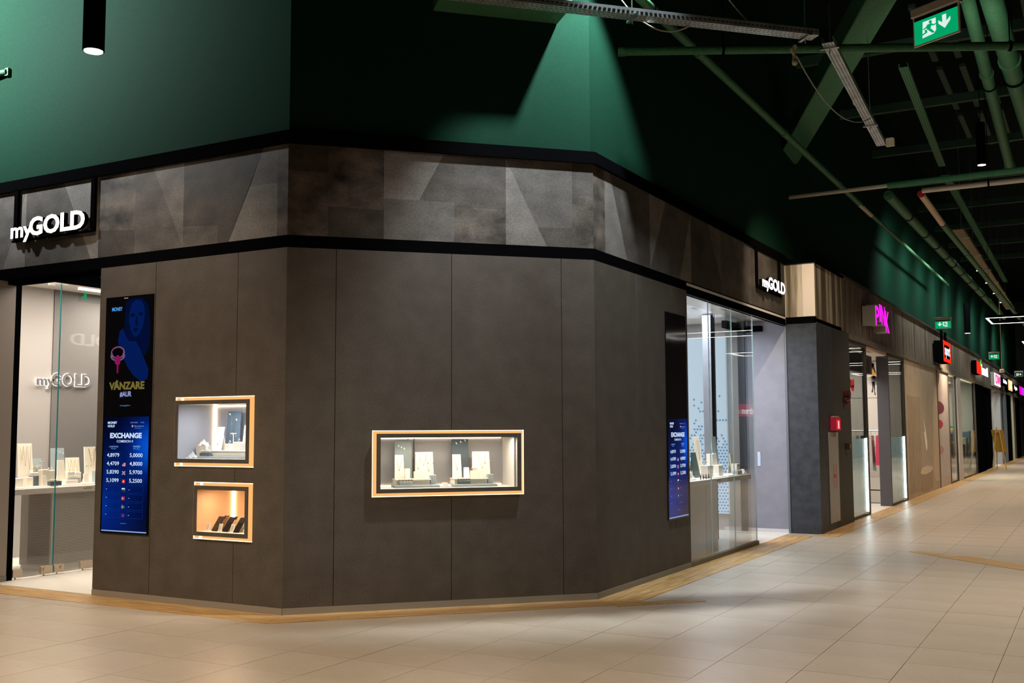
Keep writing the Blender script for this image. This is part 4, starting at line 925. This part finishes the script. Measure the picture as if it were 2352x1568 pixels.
# poster of a woman in a feather skirt
t = thing('wall_poster', 'tall white poster of a dark-haired woman in yellow top and feathered skirt', 'poster', 'W', (1.56, 17.36, .0))
obj('sheet', MB().box(-.60, .30, 0, .02, 2.17, 2.97), mat('poster_white', (.78, .72, .66), .7), t); obj('lower_sheet', MB().box(-.60, .30, 0, .02, 1.1, 2.16), MATS['poster_white'], t)
HR = mat('print_dark_brown', (.025, .018, .018), .7); YL = mat('print_yellow', (.75, .38, .04), .7)
obj('figure_hair', MB().cyl((-.035, -.003, 2.70), (-.035, -.001, 2.70), .085, n=14).prism([(-.09, 2.72), (.03, 2.74), (.075, 2.50), (.09, 2.40), (.02, 2.42), (-.03, 2.56)], -.003, -.001), HR, t)
obj('figure_top', MB().prism([(-.07, 2.58), (.02, 2.56), (.06, 2.40), (.10, 2.42), (.12, 2.34), (.02, 2.30), (-.05, 2.34)], -.005, -.003), YL, t)
fk = MB()
for i in range(17):
    a = math.radians(200+i*8.7); fk.prism([(.015, 2.31), (.035, 2.31), (.025+.27*math.cos(a)*1.0, 2.31+.34*math.sin(a)), (.010+.26*math.cos(a), 2.30+.34*math.sin(a))], -.003, -.001)
obj('figure_skirt', fk, HR, t)
obj('figure_legs', MB().prism([(-.01, 2.10), (.06, 2.10), (.045, 1.75), (.07, 1.60), (.035, 1.62), (.02, 1.85)], -.003, -.001).prism([(-.03, 2.10), (.01, 2.10), (.005, 1.85), (-.01, 1.70), (-.05, 1.72), (-.02, 1.85)], -.003, -.001), HR, t)
for o_ in t.children:
    if o_.name.startswith('figure'): o_.scale = (.78, 1, .61); o_.location.z = 2.22-1.60*.61
# clothes rail and crates in the entrance
t = thing('clothes_rail', 'chrome clothes rail inside the entrance under the pink sign', 'clothes rail', 'W', (1.55, 15.9, 0))
obj('rail', MB().cyl((-.5, 0, 1.45), (.45, 0, 1.45), .014), SILVER, t)
for s_ in (-.5, .45): obj('upright', MB().cyl((s_, 0, 0), (s_, 0, 1.45), .014), SILVER, t)
for i, (c_, ht) in enumerate([((.04, .04, .06), .75), ((.60, .56, .50), .95), ((.62, .55, .50), 1.0), ((.03, .03, .05), .85), ((.45, .42, .40), .8), ((.55, .05, .10), .7)]):
    x = -.40+.15*i
    g_ = thing('garment', ['navy', 'ivory', 'cream', 'black', 'grey', 'red'][i]+' garment hanging on the rail in the pink sign shop', 'garment', 'W', (1.55+x, 15.9, 1.45))
    obj('hanger', MB().tube([(0, 0, .0), (0, 0, -.05), (0, -.16, -.12)], .005).tube([(0, 0, -.05), (0, .16, -.12)], .005), SILVER, g_)
    obj('fabric', MB().add([(-.03, -.16, -.10), (.03, -.16, -.10), (.03, .16, -.10), (-.03, .16, -.10), (-.045, -.19, -ht), (.05, -.19, -ht), (.05, .2, -ht-.04), (-.05, .2, -ht)],
        [(0, 1, 2, 3), (7, 6, 5, 4), (0, 4, 5, 1), (1, 5, 6, 2), (2, 6, 7, 3), (3, 7, 4, 0)]), mat('fabric_%d' % i, c_, .9), g_)
for i in range(2):
    t = thing('crate', ['lower', 'upper'][i]+' white wire crate under the clothes rail', 'crate', 'W', (1.85, 15.6, .005+.26*i))
    obj('frame', MB().box(-.22, .22, -.2, -.19, 0, .25).box(.21, .22, -.2, .2, 0, .25).box(-.22, .22, .19, .2, 0, .25).box(-.22, -.21, -.2, .2, 0, .25).box(-.22, .22, -.2, .2, 0, .01), INT, t)
t = thing('mannequin', 'headless mannequin in a dark jacket behind the first glass', 'mannequin', 'W', (1.35, 12.2, .005))
obj('torso', MB().cyl((0, 0, .95), (0, 0, 1.35), .15, .20, 14).cyl((0, 0, 1.35), (0, 0, 1.48), .20, .07, 14).cyl((0, 0, 1.48), (0, 0, 1.56), .06, .055, 12), mat('jacket_dark', (.04, .035, .045), .8), t, smooth=True)
obj('arm', MB().cyl((-.21, 0, 1.38), (-.25, .02, .90), .055, .04, 10), mat('jacket_dark', (.04, .035, .045)), t); obj('arm', MB().cyl((.21, 0, 1.38), (.25, .02, .90), .055, .04, 10), MATS['jacket_dark'], t)
obj('leg', MB().cyl((-.08, 0, .95), (-.09, 0, .06), .09, .05, 10), INT, t); obj('leg', MB().cyl((.08, 0, .95), (.09, 0, .06), .09, .05, 10), INT, t); obj('base', MB().cyl((0, 0, .004), (0, 0, .03), .2, n=20), SILVER, t)

# hoarding with a printed table, panel with red discs
r = sempty('wall_hoarding', 'Q')
obj('hoarding_panel', MB().box(16.66, 21.70, .0, .05, 0, 2.97), BEIGE, r); obj('hoarding_panel', MB().box(21.76, 23.86, .0, .05, 0, 2.97), BEIGE2, r)
obj('edge_strip', MB().box(21.70, 21.76, -.015, .05, 0, 2.97).box(23.86, 23.93, -.02, .05, 0, 2.97), mat('strip_brown', (.10, .06, .035), .6), r)
ln = MB()
for i in range(11): ln.box(17.0+i*.16, 17.03+i*.16, -.004, 0, 0.1, 2.2)
obj('ribbed_pattern', ln, mat('rib_brown', (.27, .20, .13), .7), r)
obj('printed_table', MB().cyl((19.4, -.001, .49), (19.4, .0, .49), .01, n=6).prism([(18.45, .08), (18.48, .50), (20.4, .50), (20.42, .10), (19.4, .03)], -.003, 0), mat('print_table_side', (.30, .21, .13), .7), r)
obj('printed_table_top', MB().prism([(18.42, .50), (18.7, .60), (19.5, .63), (20.3, .58), (20.45, .52), (20.0, .47), (19.2, .44), (18.6, .46)], -.006, -.003), mat('print_table_top', (.55, .42, .28), .7), r)
obj('printed_feather', MB().prism([(19.20, 1.75), (19.42, 1.45), (19.62, 1.18), (19.60, 1.02), (19.45, .98), (19.25, 1.28), (19.22, 1.38), (19.30, 1.42)], -.004, 0), mat('print_cream', (.75, .70, .58), .7), r)
obj('printed_drape', MB().prism([(20.6, .35), (20.75, 1.7), (21.2, 2.5), (21.6, 2.5), (21.6, .2), (21.0, .18)], -.003, 0), mat('print_drape', (.46, .33, .21), .7), r)
for z, r_, m_ in [(2.02, .165, mat('disc_maroon', (.13, .01, .015), .6)), (1.60, .115, mat('disc_red', (.42, .01, .02), .6)), (.95, .11, mat('disc_spotted', (.38, .20, .16), .6))]:
    mb = MB(); n = 18; pts = [(21.78, z-r_)]+[(21.78+r_*7.2*math.cos(math.radians(a)), z+r_*math.sin(math.radians(a))) for a in range(-90, 91, 10)]
    obj('printed_disc', mb.prism(pts, -.003, 0), m_, r)
# further shopfronts: piers, glass, portals
g = sempty('window_far_shops', 'Q')
obj('glass_pane', MB().box(23.95, 25.72, .02, .03, .04, 2.92), GQ, g); obj('glass_pane', MB().box(26.68, 30.95, .02, .03, .04, 2.92), GQ, g)
obj('white_pier', MB().box(25.78, 26.62, -.03, .12, 0, 2.97), mat('pier_cream', (.55, .48, .42), .6), g)
obj('frame', MB().box(25.72, 25.78, 0, .05, 0, 2.97).box(30.95, 31.1, 0, .05, 0, 2.97).box(23.95, 31, 0, .04, 0, .04), BRN, g)
for i, (a, b, dx, m_) in enumerate([(31.2, 34.0, .0, BLACK), (34.0, 34.7, .2, mat('pier_grey_brown', (.16, .14, .13), .6)), (34.7, 37.6, .06, BLACK), (37.7, 37.8, 0, WHITE),
        (41.0, 41.6, .0, mat('pier_light_grey', (.30, .31, .32), .6)), (41.6, 43.0, .05, mat('pier_teal', (.03, .06, .07), .5)), (43.0, 44.0, -.02, mat('pier_blue_grey', (.18, .21, .26), .6)),
        (44.0, 47.2, .02, BLACK), (47.2, 48.4, .0, mat('pier_green_white', (.42, .48, .38), .6)), (48.4, 50.5, .05, mat('pier_brown', (.12, .09, .08), .6)), (50.5, 53, .0, BLACK), (53, 58, .05, mat('pier_plum', (.08, .05, .06), .6))]):
    obj('pier', MB().box(a, b, dx, .25, 0, 2.97), m_, g)
# goods behind the far glass
for i, (y, c_, h_) in enumerate([(24.6, (.02, .05, .05), 1.5), (25.3, (.30, .16, .10), 1.1), (27.4, (.04, .04, .05), 1.35), (28.3, (.30, .04, .04), 1.0), (29.2, (.25, .30, .10), 1.2), (30.1, (.08, .12, .16), 1.4)]):
    t = thing('shop_rack', ['teal', 'tan', 'black', 'red', 'olive', 'slate'][i]+' goods rack behind the far corridor glass', 'rack', 'W', (1.92, y, 0))
    for q in range(4): obj('shelf_goods', MB().bbox(-.28, .28, -.20, .20, .08+q*h_/4, .04+(q+.85)*h_/4, .01), mat('goods_%d_%d' % (i, q % 2), tuple(min(1, v*(1+.8*(q % 2))) for v in c_), .7), t)
    obj('frame', MB().box(-.30, -.28, -.22, .22, 0, h_).box(.28, .30, -.22, .22, 0, h_), SILVER, t)
tag(obj('led_ticker', MB().box(0, .03, -2.6, 2.6, 0, .055), emis('ticker_green', (.02, .75, .35), 1.4), None, 'W', (1.75, 27.0, 1.50)), 'green running-light strip behind the far corridor glass', 'light strip')
tag(obj('warm_light_bar', MB().box(0, .03, -1.4, 1.4, 0, .05), emis('bar_amber', (1, .62, .12), 1.8), None, 'W', (1.8, 28.9, 1.40)), 'amber light bar behind the far corridor glass', 'light bar')

# signs above the far shops
t = thing('shop_sign', 'glowing magenta PINK letters in deep pale boxes', 'sign', 'Q', (12.9, 0, 3.3))
MAG = emis('neon_magenta', (.95, .012, .80), 1.3); PALE = mat('sign_side_pale', (.34, .33, .27), .5)
for ch_, a, b, z0, z1 in [('P', -.70, -.36, -.02, .33), ('I', -.31, -.17, .08, .39), ('N', -.12, .24, .04, .39), ('K', .28, .66, -.06, .33)]:
    obj('letter', text_mb(ch_, a, b, z0, z1, .003, -.243, .015), MAG, t); obj('letter_box', text_mb(ch_, a+.005, b-.005, z0+.003, z1-.003, .22, -.239, .012), PALE, t)
t = thing('shop_sign', 'red-framed black sign box with white script, first after the pink one', 'sign', 'Q', (21.85, 0, 3.15))
obj('box', MB().box(-.68, .68, -.25, -.03, 0, .52), BLACK, t)
obj('red_border', MB().box(-.68, .68, -.262, -.25, 0, .09).box(-.68, .68, -.262, -.25, .43, .52).box(-.68, -.57, -.262, -.25, 0, .52).box(.57, .68, -.262, -.25, 0, .52), emis('neon_red', (1, .025, .01), 1.2), t)
obj('lettering', text_mb('sport', -.50, .52, .09, .40, .004, -.266, .03), emis('sign_pale_blue', (.70, .85, 1), 1.2), t)
for s_ in (-.3, .45): obj('hanger', MB().box(s_-.03, s_+.03, -.20, -.14, .52, .80), BLACK, t)
t = thing('shop_sign', 'red tomato-like square and white script sign with a green leaf', 'sign', 'Q', (31.9, 0, 3.25))
obj('red_box', MB().bbox(-1.9, -.45, -.18, -.02, 0, .42, .02), BLACK, t); obj('red_face', MB().box(-1.9, -.45, -.19, -.18, 0, .40), emis('neon_red', (1, .02, .01), 1.2), t)
obj('leaf', MB().prism([(-.85, .30), (-.60, .52), (-.45, .50), (-.55, .30)], -.20, -.19), emis('leaf_green', (.03, .7, .08), 1.1), t)
obj('lettering', text_mb('fornetti', -.42, 1.9, .02, .38, .01, -.19, .04), emis('sign_white_cool', (.85, .96, 1), 1.3), t)
for i, (y, w_, z0, z1, col_, lab, txt) in enumerate([(38.2, 2.6, 3.12, 3.58, (.95, .90, .95), 'white lightbox sign with pink lettering', 'DM'), (41.7, 2.4, 3.30, 3.52, (.75, .88, .92), 'pale sign letters right of the white lightbox', 'Mohito'),
        (44.9, 2.2, 3.14, 3.60, (1, .62, .22), 'amber lightbox sign', 'CCC'), (48.1, 2.4, 3.18, 3.48, (.80, .84, 1), 'bluish white script sign', 'Regina'), (52.0, 1.7, 3.16, 3.56, (1, .0, .55), 'hot pink lit sign', ''), (53.9, 1.4, 3.16, 3.56, (.45, .04, 1), 'violet lit sign at the far end', '')]):
    t = thing('shop_sign', lab+' far along the corridor', 'sign', 'Q', (y, 0, z0)); h_ = z1-z0
    e_ = emis('far_sign_%d' % i, col_, 1.15)
    obj('box', MB().box(-w_/2-.1, w_/2+.1, -.14, -.02, -.03, h_+.03), PALE if i == 0 else BLACK, t)
    if i in (0, 2, 4, 5): obj('face', MB().bbox(-w_/2, w_/2, -.16, -.14, 0, h_, .02), e_, t)
    if txt: obj('lettering', text_mb(txt, -w_*.40, w_*.40, h_*.15, h_*.9, .01, -.175, .03), emis('far_letter_%d' % i, (.80, .10, .35) if i == 0 else ((1, .9, .7) if i == 2 else col_), 1.2), t)
# easel seen from behind
t = thing('easel', 'wooden easel holding a board, seen from behind, far along the corridor', 'easel', 'W', (2.66, 34.8, 0))
PINE = mat('pine', (.62, .38, .12), .6); OCH = mat('board_ochre', (.42, .22, .02), .7)
obj('leg', MB().cyl((-.20, -.05, .005), (-.08, .30, 1.40), .018), PINE, t); obj('leg', MB().cyl((.25, -.05, .005), (.03, .30, 1.40), .018), PINE, t); obj('leg', MB().cyl((-.12, .75, .005), (-.05, .30, 1.52), .018), PINE, t)
obj('crossbar', MB().box(-.12, .06, .26, .30, 1.33, 1.37), PINE, t)
tag(obj('easel_board', MB().add([(-.12, .42, .62), (.26, .42, .62), (.26, .44, .62), (-.12, .44, .62), (-.24, .34, 1.42), (.16, .34, 1.42), (.16, .36, 1.42), (-.24, .36, 1.42)],
    [(0, 3, 2, 1), (4, 5, 6, 7), (0, 1, 5, 4), (1, 2, 6, 5), (2, 3, 7, 6), (3, 0, 4, 7)]), OCH, None, 'W', (2.66, 34.8, 0)), 'ochre board resting on the wooden easel', 'board')

# ------------------------------------------------------------------ overhead: pendants, exit signs, trays, pipes, roof
def pendant(x, y, z, r_, h_, label, disc=LAMPF):
    t = thing('pendant_light', label, 'ceiling lamp', 'W', (x, y, z), 0, 'black cylinder pendant lights')
    obj('cylinder', MB().cyl((0, 0, .012), (0, 0, h_), r_, n=28), BLACK, t, smooth=True)
    obj('rim', MB().torus((0, 0, .012), r_-.004, .004, 'z', 28, 6), BLACK, t); obj('lamp_face', MB().cyl((0, 0, .006), (0, 0, .013), r_*.86, n=28), disc, t)
    obj('suspension', MB().cyl((0, 0, h_), (0, 0, 8.6-z), .006, n=6), BLACK, t); return t
pendant(.8, -2.62, 3.725, .062, 1.1, 'black cylinder pendant hanging before the green wall at the upper left')
pendant(2.94, 23.26, 3.98, .075, .80, 'black cylinder pendant near the far green wall, by the exit signs')
pendant(4.304, 12.775, 6.0, .075, .75, 'black pendant among the roof pipes at the upper right')
pendant(4.666, 19.5, 4.65, .085, .70, 'black pendant above the square linear lamp at the right edge')
def runman(root, sx_, sz_, flip):
    f_ = -1 if flip else 1
    def Q(pts): return [(f_*a*sx_, b*sz_) for a, b in pts]
    obj('pictogram_door', MB().prism(Q([(-.62, -.70), (-.10, -.62), (.02, -.40), (.02, .62), (-.58, .62)]), -.008, -.006), EWHITE, root)
    m_ = MB().cyl((f_*-.22*sx_, -.011, .42*sz_), (f_*-.22*sx_, -.008, .42*sz_), .13*sz_, n=14)
    for P_ in ([(-.36, .28), (-.16, .28), (-.22, -.10), (-.40, -.12)], [(-.36, .28), (-.44, .10), (-.58, .02), (-.56, -.06), (-.38, .02), (-.28, .18)], [(-.18, .28), (-.06, .12), (.06, .16), (.06, .08), (-.08, .02), (-.24, .16)],
               [(-.40, -.10), (-.38, -.36), (-.66, -.52), (-.66, -.42), (-.48, -.30), (-.50, -.12)], [(-.38, -.10), (-.22, -.12), (-.04, -.52), (-.14, -.56), (-.32, -.22)]):
        m_.prism(Q(P_), -.010, -.008)
    obj('pictogram_figure', m_, EGREEN, root)
    obj('pictogram_arrow', MB().prism(Q([(.32, .62), (.50, .62), (.50, .02), (.68, .30), (.68, .02), (.42, -.50), (.14, .02), (.14, .30), (.32, .02)]), -.008, -.006), EWHITE, root)
def exitsign(x, y, z, rot, w_, label, flip, green=EGREEN, hang=True, top=8.6):
    t = thing('exit_sign', label, 'exit sign', 'W', (x, y, z), rot); s_ = w_/.34
    obj('housing', MB().bbox(-.17*s_, .17*s_, -.025*s_, .035*s_, .098*s_, .155*s_, .008*s_), mat('exit_housing', (.42, .37, .33), .5), t)
    obj('frame', MB().box(-.165*s_, .165*s_, -.003, .008, -.095*s_, .098*s_), mat('exit_frame', (.60, .52, .48), .4), t)
    obj('dark_band', MB().box(-.155*s_, .155*s_, -.0045, -.003, .068*s_, .092*s_), BLACK, t)
    obj('face', MB().box(-.155*s_, .155*s_, -.006, -.003, -.085*s_, .068*s_), green, t)
    e_ = bpy.data.objects.new('pictogram', None)
    runman(t, .155*s_, .078*s_, flip)
    if hang:
        for q in (-.12, .12): obj('suspension_wire', MB().cyl((q*s_, .005, .155*s_), (q*s_, .005, top-z), .0025, n=5), BLACK, t)
    return t
exitsign(5.106, .123, 3.985, 151.4-180+0, .335, 'large green exit sign with running figure and arrow at the upper right', False)
exitsign(3.102, 16.85, 3.665, -6, .33, 'green exit sign above the red-framed shop sign, arrow first', True)
exitsign(3.237, 27.3, 3.60, -6, .30, 'smaller green exit sign farther along the corridor', True, top=4.9)
exitsign(3.265, 37.65, 3.52, -6, .30, 'unlit exit sign farthest along the corridor', False, mat('exit_dark_green', (.01, .06, .03), .5, emit=(0, .03, .015), es=.5))
t = thing('security_camera', 'beige dome camera hanging on a rod before the corridor fascia', 'camera', 'W', (3.746, 23.03, 2.88))
obj('housing', MB().bbox(-.055, .055, -.05, .05, .03, .12, .01), mat('camera_beige', (.50, .42, .30), .5), t); obj('dome', MB().ball((0, 0, .03), .04, .04, .04), mat('dome_dark', (.03, .02, .02), .1), t)
obj('rod', MB().cyl((0, 0, .12), (0, 0, 2.06), .009, n=6), mat('rod_bronze', (.25, .20, .08), .5), t)
# linear frame lamps
for i, (y0, y1, x0, x1, z) in enumerate([(19.5, 21.05, 3.70, 8.2, 4.0), (27.2, 28.8, 4.0, 8.6, 4.0), (35, 36.6, 4.1, 8.6, 4.0), (43, 44.6, 4.1, 8.6, 4.0)]):
    t = thing('linear_lamp', ['nearest', 'second', 'third', 'farthest'][i]+' rectangular frame of white light lines over the corridor', 'ceiling lamp', 'W', (x0, y0, z), 0, 'rectangular linear corridor lamps')
    e_ = .045; W_, D_ = x1-x0, y1-y0
    for nm_, zz, m_ in (('light_line', 0, LEDL), ('profile', .004, BLACK)):
        h_ = .004 if m_ is LEDL else .06; k_ = 0 if m_ is LEDL else .006
        for bx in [(-k_, W_, -k_, e_+k_), (-k_, W_, D_-e_-k_, D_+k_), (-k_, e_+k_, -k_, D_+k_), (W_-e_, W_+k_, -k_, D_+k_)]:
            obj(nm_, MB().box(bx[0], bx[1], bx[2], bx[3], zz, zz+h_), m_, t)
    for x in (.1, W_/2, W_-.1): obj('suspension_wire', MB().cyl((x, .02, .06), (x, .02, 8.6-z), .003, n=5), BLACK, t)
    if i == 0: obj('driver_box', MB().box(1.02, 1.18, -.04, D_+.04, .0, .28), BLACK, t)
# perforated cable trays
def tray(p0, p1, w_, h_, label, m_=GALV, slots=True, hang=()):
    p0 = Vector(p0); p1 = Vector(p1); d = p1-p0; Ln = d.length; a = math.atan2(d.y, d.x)
    t = thing('cable_tray', label, 'cable tray', 'W', tuple(p0), math.degrees(a)); t.rotation_euler = (0, -math.asin(d.z/Ln), a)
    obj('bottom', MB().box(0, Ln, -w_/2, w_/2, 0, .002), m_, t); obj('side', MB().box(0, Ln, -w_/2, -w_/2+.002, .002, h_), m_, t); obj('side', MB().box(0, Ln, w_/2-.002, w_/2, .002, h_), m_, t)
    obj('edge_lip', MB().box(0, Ln, -w_/2, -w_/2+.012, h_, h_+.003).box(0, Ln, w_/2-.012, w_/2, h_, h_+.003), m_, t)
    if slots:
        s_ = MB(); n = int(Ln/.042)
        for i in range(n):
            x = .01+i*.042
            for q in range(3): s_.box(x+(.012 if q % 2 else 0), x+.024+(.012 if q % 2 else 0), -w_*.30+q*w_*.30-.003, -w_*.30+q*w_*.30+.003, -.0012, 0)
            s_.box(x, x+.024, -w_/2-.0012, -w_/2, h_*.42, h_*.42+.009); s_.box(x, x+.024, w_/2, w_/2+.0012, h_*.42, h_*.42+.009)
        o_ = obj('slots', s_, BLACKM, t); o_['kind'] = 'stuff'
    for x in hang: obj('threaded_rod', MB().cyl((x, 0, -.06), (x, 0, 8.6-p0.z), .005, n=6), SILVER, t); obj('bracket', MB().box(x-.015, x+.015, -w_/2-.03, w_/2+.03, -.018, 0), SILVER, t)
    return t
tray((1.25, .10, 5.0), (3.80, 2.67, 5.0), .13, .055, 'bright perforated cable tray crossing before the green corner', hang=(1.85, 3.52))
tray((3.87, 2.85, 5.0), (3.66, 6.75, 5.0), .105, .05, 'short perforated cable tray running toward the corridor with a box at its end', hang=(.12, 2.9))
tray((3.93, 6.9, 6.0), (3.70, 12.5, 6.0), .11, .05, 'dark greenish cable tray among the roof pipes', PIPEG)
tray((3.66, 13.2, 6.0), (3.52, 29.0, 6.0), .13, .05, 'long greenish cable tray farther down the corridor roof', PIPEG, False)
tray((3.60, 15.2, 5.35), (3.50, 31, 5.35), .26, .06, 'wide dull brass cable tray beside the insulated pipe', mat('dull_brass', (.20, .13, .06), .6), False, hang=(1, 3.5, 6, 8.5, 11, 13.5))
tag(obj('junction_box', MB().bbox(-.05, .05, -.04, .04, -.05, .05, .01), mat('box_tan', (.40, .32, .22), .6), None, 'W', (3.775, 6.7, 5.02)), 'tan junction box at the end of the short cable tray', 'junction box')
# foam lumps and loose cables
for i, (c_, rr) in enumerate([((3.62, 2.62, 4.93), .035), ((3.66, 5.2, 5.25), .04)]):
    m_ = MB()
    for q in range(6): m_.ball((random.uniform(-.012, .012), random.uniform(-.03, .03)*(1+2*i), -.03*q-.0), rr*random.uniform(.4, .8), rr*random.uniform(.4, .8), rr*.8, 8, 5)
    tag(obj('foam_lump', m_, mat('foam_beige', (.45, .40, .28), .9), None, 'W', c_), ['beige foam lump under the bright cable tray', 'beige foam remnant on the side of the short cable tray'][i], 'foam')
def sag(p0, p1, s_, n=10):
    p0 = Vector(p0); p1 = Vector(p1); return [tuple(p0.lerp(p1, i/n)+Vector((0, 0, -s_*4*(i/n)*(1-i/n)))) for i in range(n+1)]
CAB = mat('cable_grey', (.30, .30, .24), .6)
tag(obj('cable', MB().tube(sag((2.35, 1.4, 5.35), (2.95, 1.85, 5.02), .22), .006), CAB, None, 'W'), 'looping grey cable between green pipe and bright tray', 'cable')
tag(obj('cable', MB().tube(sag((2.9, 1.3, 6.0), (3.35, 2.3, 5.06), .12), .006), CAB, None, 'W'), 'grey cable coming down onto the bright cable tray', 'cable')
tag(obj('cable', MB().tube(sag((3.64, 2.62, 4.85), (3.78, 5.4, 4.98), .25), .006), CAB, None, 'W'), 'grey cable sagging from the foam lump along the short tray', 'cable')
# pipes
def pipe(p0, p1, r_, label, m_=PIPEG, joints=(), jm=None, hangers=()):
    p0 = Vector(p0); p1 = Vector(p1); t = thing('pipe', label, 'pipe', 'W', tuple(p0))
    d = p1-p0; obj('tube', MB().cyl((0, 0, 0), d, r_, n=18), m_, t, smooth=True); u = d.normalized()
    for j in joints: c_ = u*j; obj('coupling', MB().cyl(c_-u*.035, c_+u*.035, r_*1.16, n=18), jm or m_, t, smooth=True)
    for j in hangers: c_ = u*j; obj('hanger_clamp', MB().cyl(c_-u*.012, c_+u*.012, r_*1.22, n=18), BLACK, t); obj('hanger_rod', MB().cyl(c_+Vector((0, 0, r_)), c_+Vector((0, 0, 8.6-p0.z)), .006, n=5), BLACK, t)
    return t
pipe((2.41, 1.86, 5.4), (2.39, 12.2, 5.4), .045, 'long green pipe slanting across the dark upper right, nearest the wall', joints=(1.7, 5.1, 8.5), hangers=(.35,))
pipe((2.39, 12.25, 5.4), (2.42, 24, 5.4), .035, 'thinner green continuation of the long pipe toward the far corridor', joints=(2, 5, 8))
pipe((2.39, 12.0, 5.39), (2.39, 13.1, 5.39), .040, 'short bare metal sleeve on the long green pipe', mat('pipe_bare', (.45, .38, .32), .5))
pipe((CB, 2.59, 5.19), (7.0, 4.43, 4.93), .040, 'green pipe leaving the corner wall toward the right edge', joints=(.02,), hangers=(1.0, 3.6))
pipe((4.90, 3.0, 6.0), (4.72, 13.2, 6.0), .075, 'green vertical-looking pipe right of the exit sign', hangers=(5.2,), joints=(4.7, 10.0))
pipe((5.06, 3.0, 6.0), (5.16, 11.5, 6.0), .115, 'thickest green pipe at the upper right edge', hangers=(5.0,), joints=(4.3,))
pipe((1.83, 9.1, 5.0), (3.35, 9.04, 5.0), .030, 'pale section of the cross pipe below the roof', mat('pipe_pale', (.42, .36, .28), .5))
pipe((3.35, 9.04, 5.0), (8.5, 9.0, 5.02), .045, 'green cross pipe below the roof at the right')
pipe((3.74, 9.62, 5.0), (8.5, 9.62, 5.0), .042, 'pale metal cross pipe ending in mid air at the right', mat('pipe_metal', (.55, .47, .40), .4), hangers=(.9,))
t = pipe((3.69, 9.88, 5.0), (3.67, 12.46, 5.0), .05, 'pale insulated pipe section with a red end', mat('insulation_tan', (.62, .45, .32), .7))
obj('end_cap', MB().cyl((0, -.03, 0), (0, .02, 0), .053, n=16), RED, t)
pipe((3.67, 12.5, 5.0), (3.80, 34, 5.0), .055, 'green continuation of the insulated pipe down the corridor', joints=(3.5, 7, 10.5, 14), jm=PIPEG)
pipe((3.25, 9.7, 5.0), (3.36, 30, 5.0), .075, 'thick jointed green pipe along the corridor roof', joints=(1.8, 3.6, 5.0, 6.4, 7.6, 9, 10.5, 12, 13.5), jm=BLACKM)
# diagonal truss member
t = thing('roof_brace', 'flat dark green diagonal brace of the roof truss', 'roof brace', 'W', (4.55, 3.9, 6.3))
a = Vector((0, 0, 0)); b = Vector((-2.75, 5.5, -.7)); d = (b-a).normalized(); sd = d.cross(Vector((0, 0, 1))).normalized()*.17; up_ = Vector((0, 0, .09))
obj('flange', MB().add([a-sd, a+sd, b+sd, b-sd, a-sd+Vector((0, 0, .02)), a+sd+Vector((0, 0, .02)), b+sd+Vector((0, 0, .02)), b-sd+Vector((0, 0, .02))],
    [(0, 1, 2, 3), (7, 6, 5, 4), (0, 4, 5, 1), (1, 5, 6, 2), (2, 6, 7, 3), (3, 7, 4, 0)]), PIPEG, t)
obj('web', MB().add([a-sd, a-sd+up_*3, b-sd+up_*3, b-sd, a-sd*.9, a-sd*.9+up_*3, b-sd*.9+up_*3, b-sd*.9], [(0, 1, 2, 3), (7, 6, 5, 4), (0, 4, 5, 1), (1, 5, 6, 2), (2, 6, 7, 3), (3, 7, 4, 0)]), PIPEG, t)
t = thing('roof_beam', 'short dark green beam end standing out of the green corner wall', 'beam', 'M', (2.14, 0, 5.21))
obj('beam_end', MB().box(-.9, .26, -.42, 0, .0, 1.7), PIPEG, t)  # beam end extended left and upward so it shades the wall from spot_corner
tag(obj('wall_bracket', MB().cyl((-.3, -.05, 0), (.0, -.02, 0), .03, n=12).box(-.02, .03, -.03, .0, -.04, .04), PIPEG, None, 'W', (-3.80, .02, 5.20)), 'small green pipe stub on the green wall at the left edge', 'pipe stub')
PUR = mat('purlin_green', (.018, .055, .030), .7)
for i in range(9):
    y = 6.5+i*3.2
    r_ = sempty('trim_roof_purlin'); obj('purlin', MB().box(CB, 10.6, y-.05, y+.05, 7.2, 7.35), PUR, r_)
    rb = MB()
    if i < 4:
        for q in range(18): rb.box(3.6+q*.38, 3.70+q*.38, y+.2, y+2.9, 7.9, 7.96)
        obj('deck_rib', rb, PUR, r_)
# opposite side of the corridor, seen only mirrored in the glass
t = thing('shop_sign', 'red sign with white lettering mirrored in the right shop glass', 'sign', 'W', (10.55, 35.5, 2.0), 270)
obj('box', MB().box(-.9, .9, -.06, 0, 0, .5), emis('opp_red', (.75, .05, .10), .55), t); nb = text_mb('north', -.8, .8, .1, .36, .004, -.066, .03); nb.v = [(-v[0], v[1], v[2]) for v in nb.v]; nb.f = [f[::-1] for f in nb.f]
obj('lettering', nb, emis('opp_white', (1, .85, .85), 1.1), t)
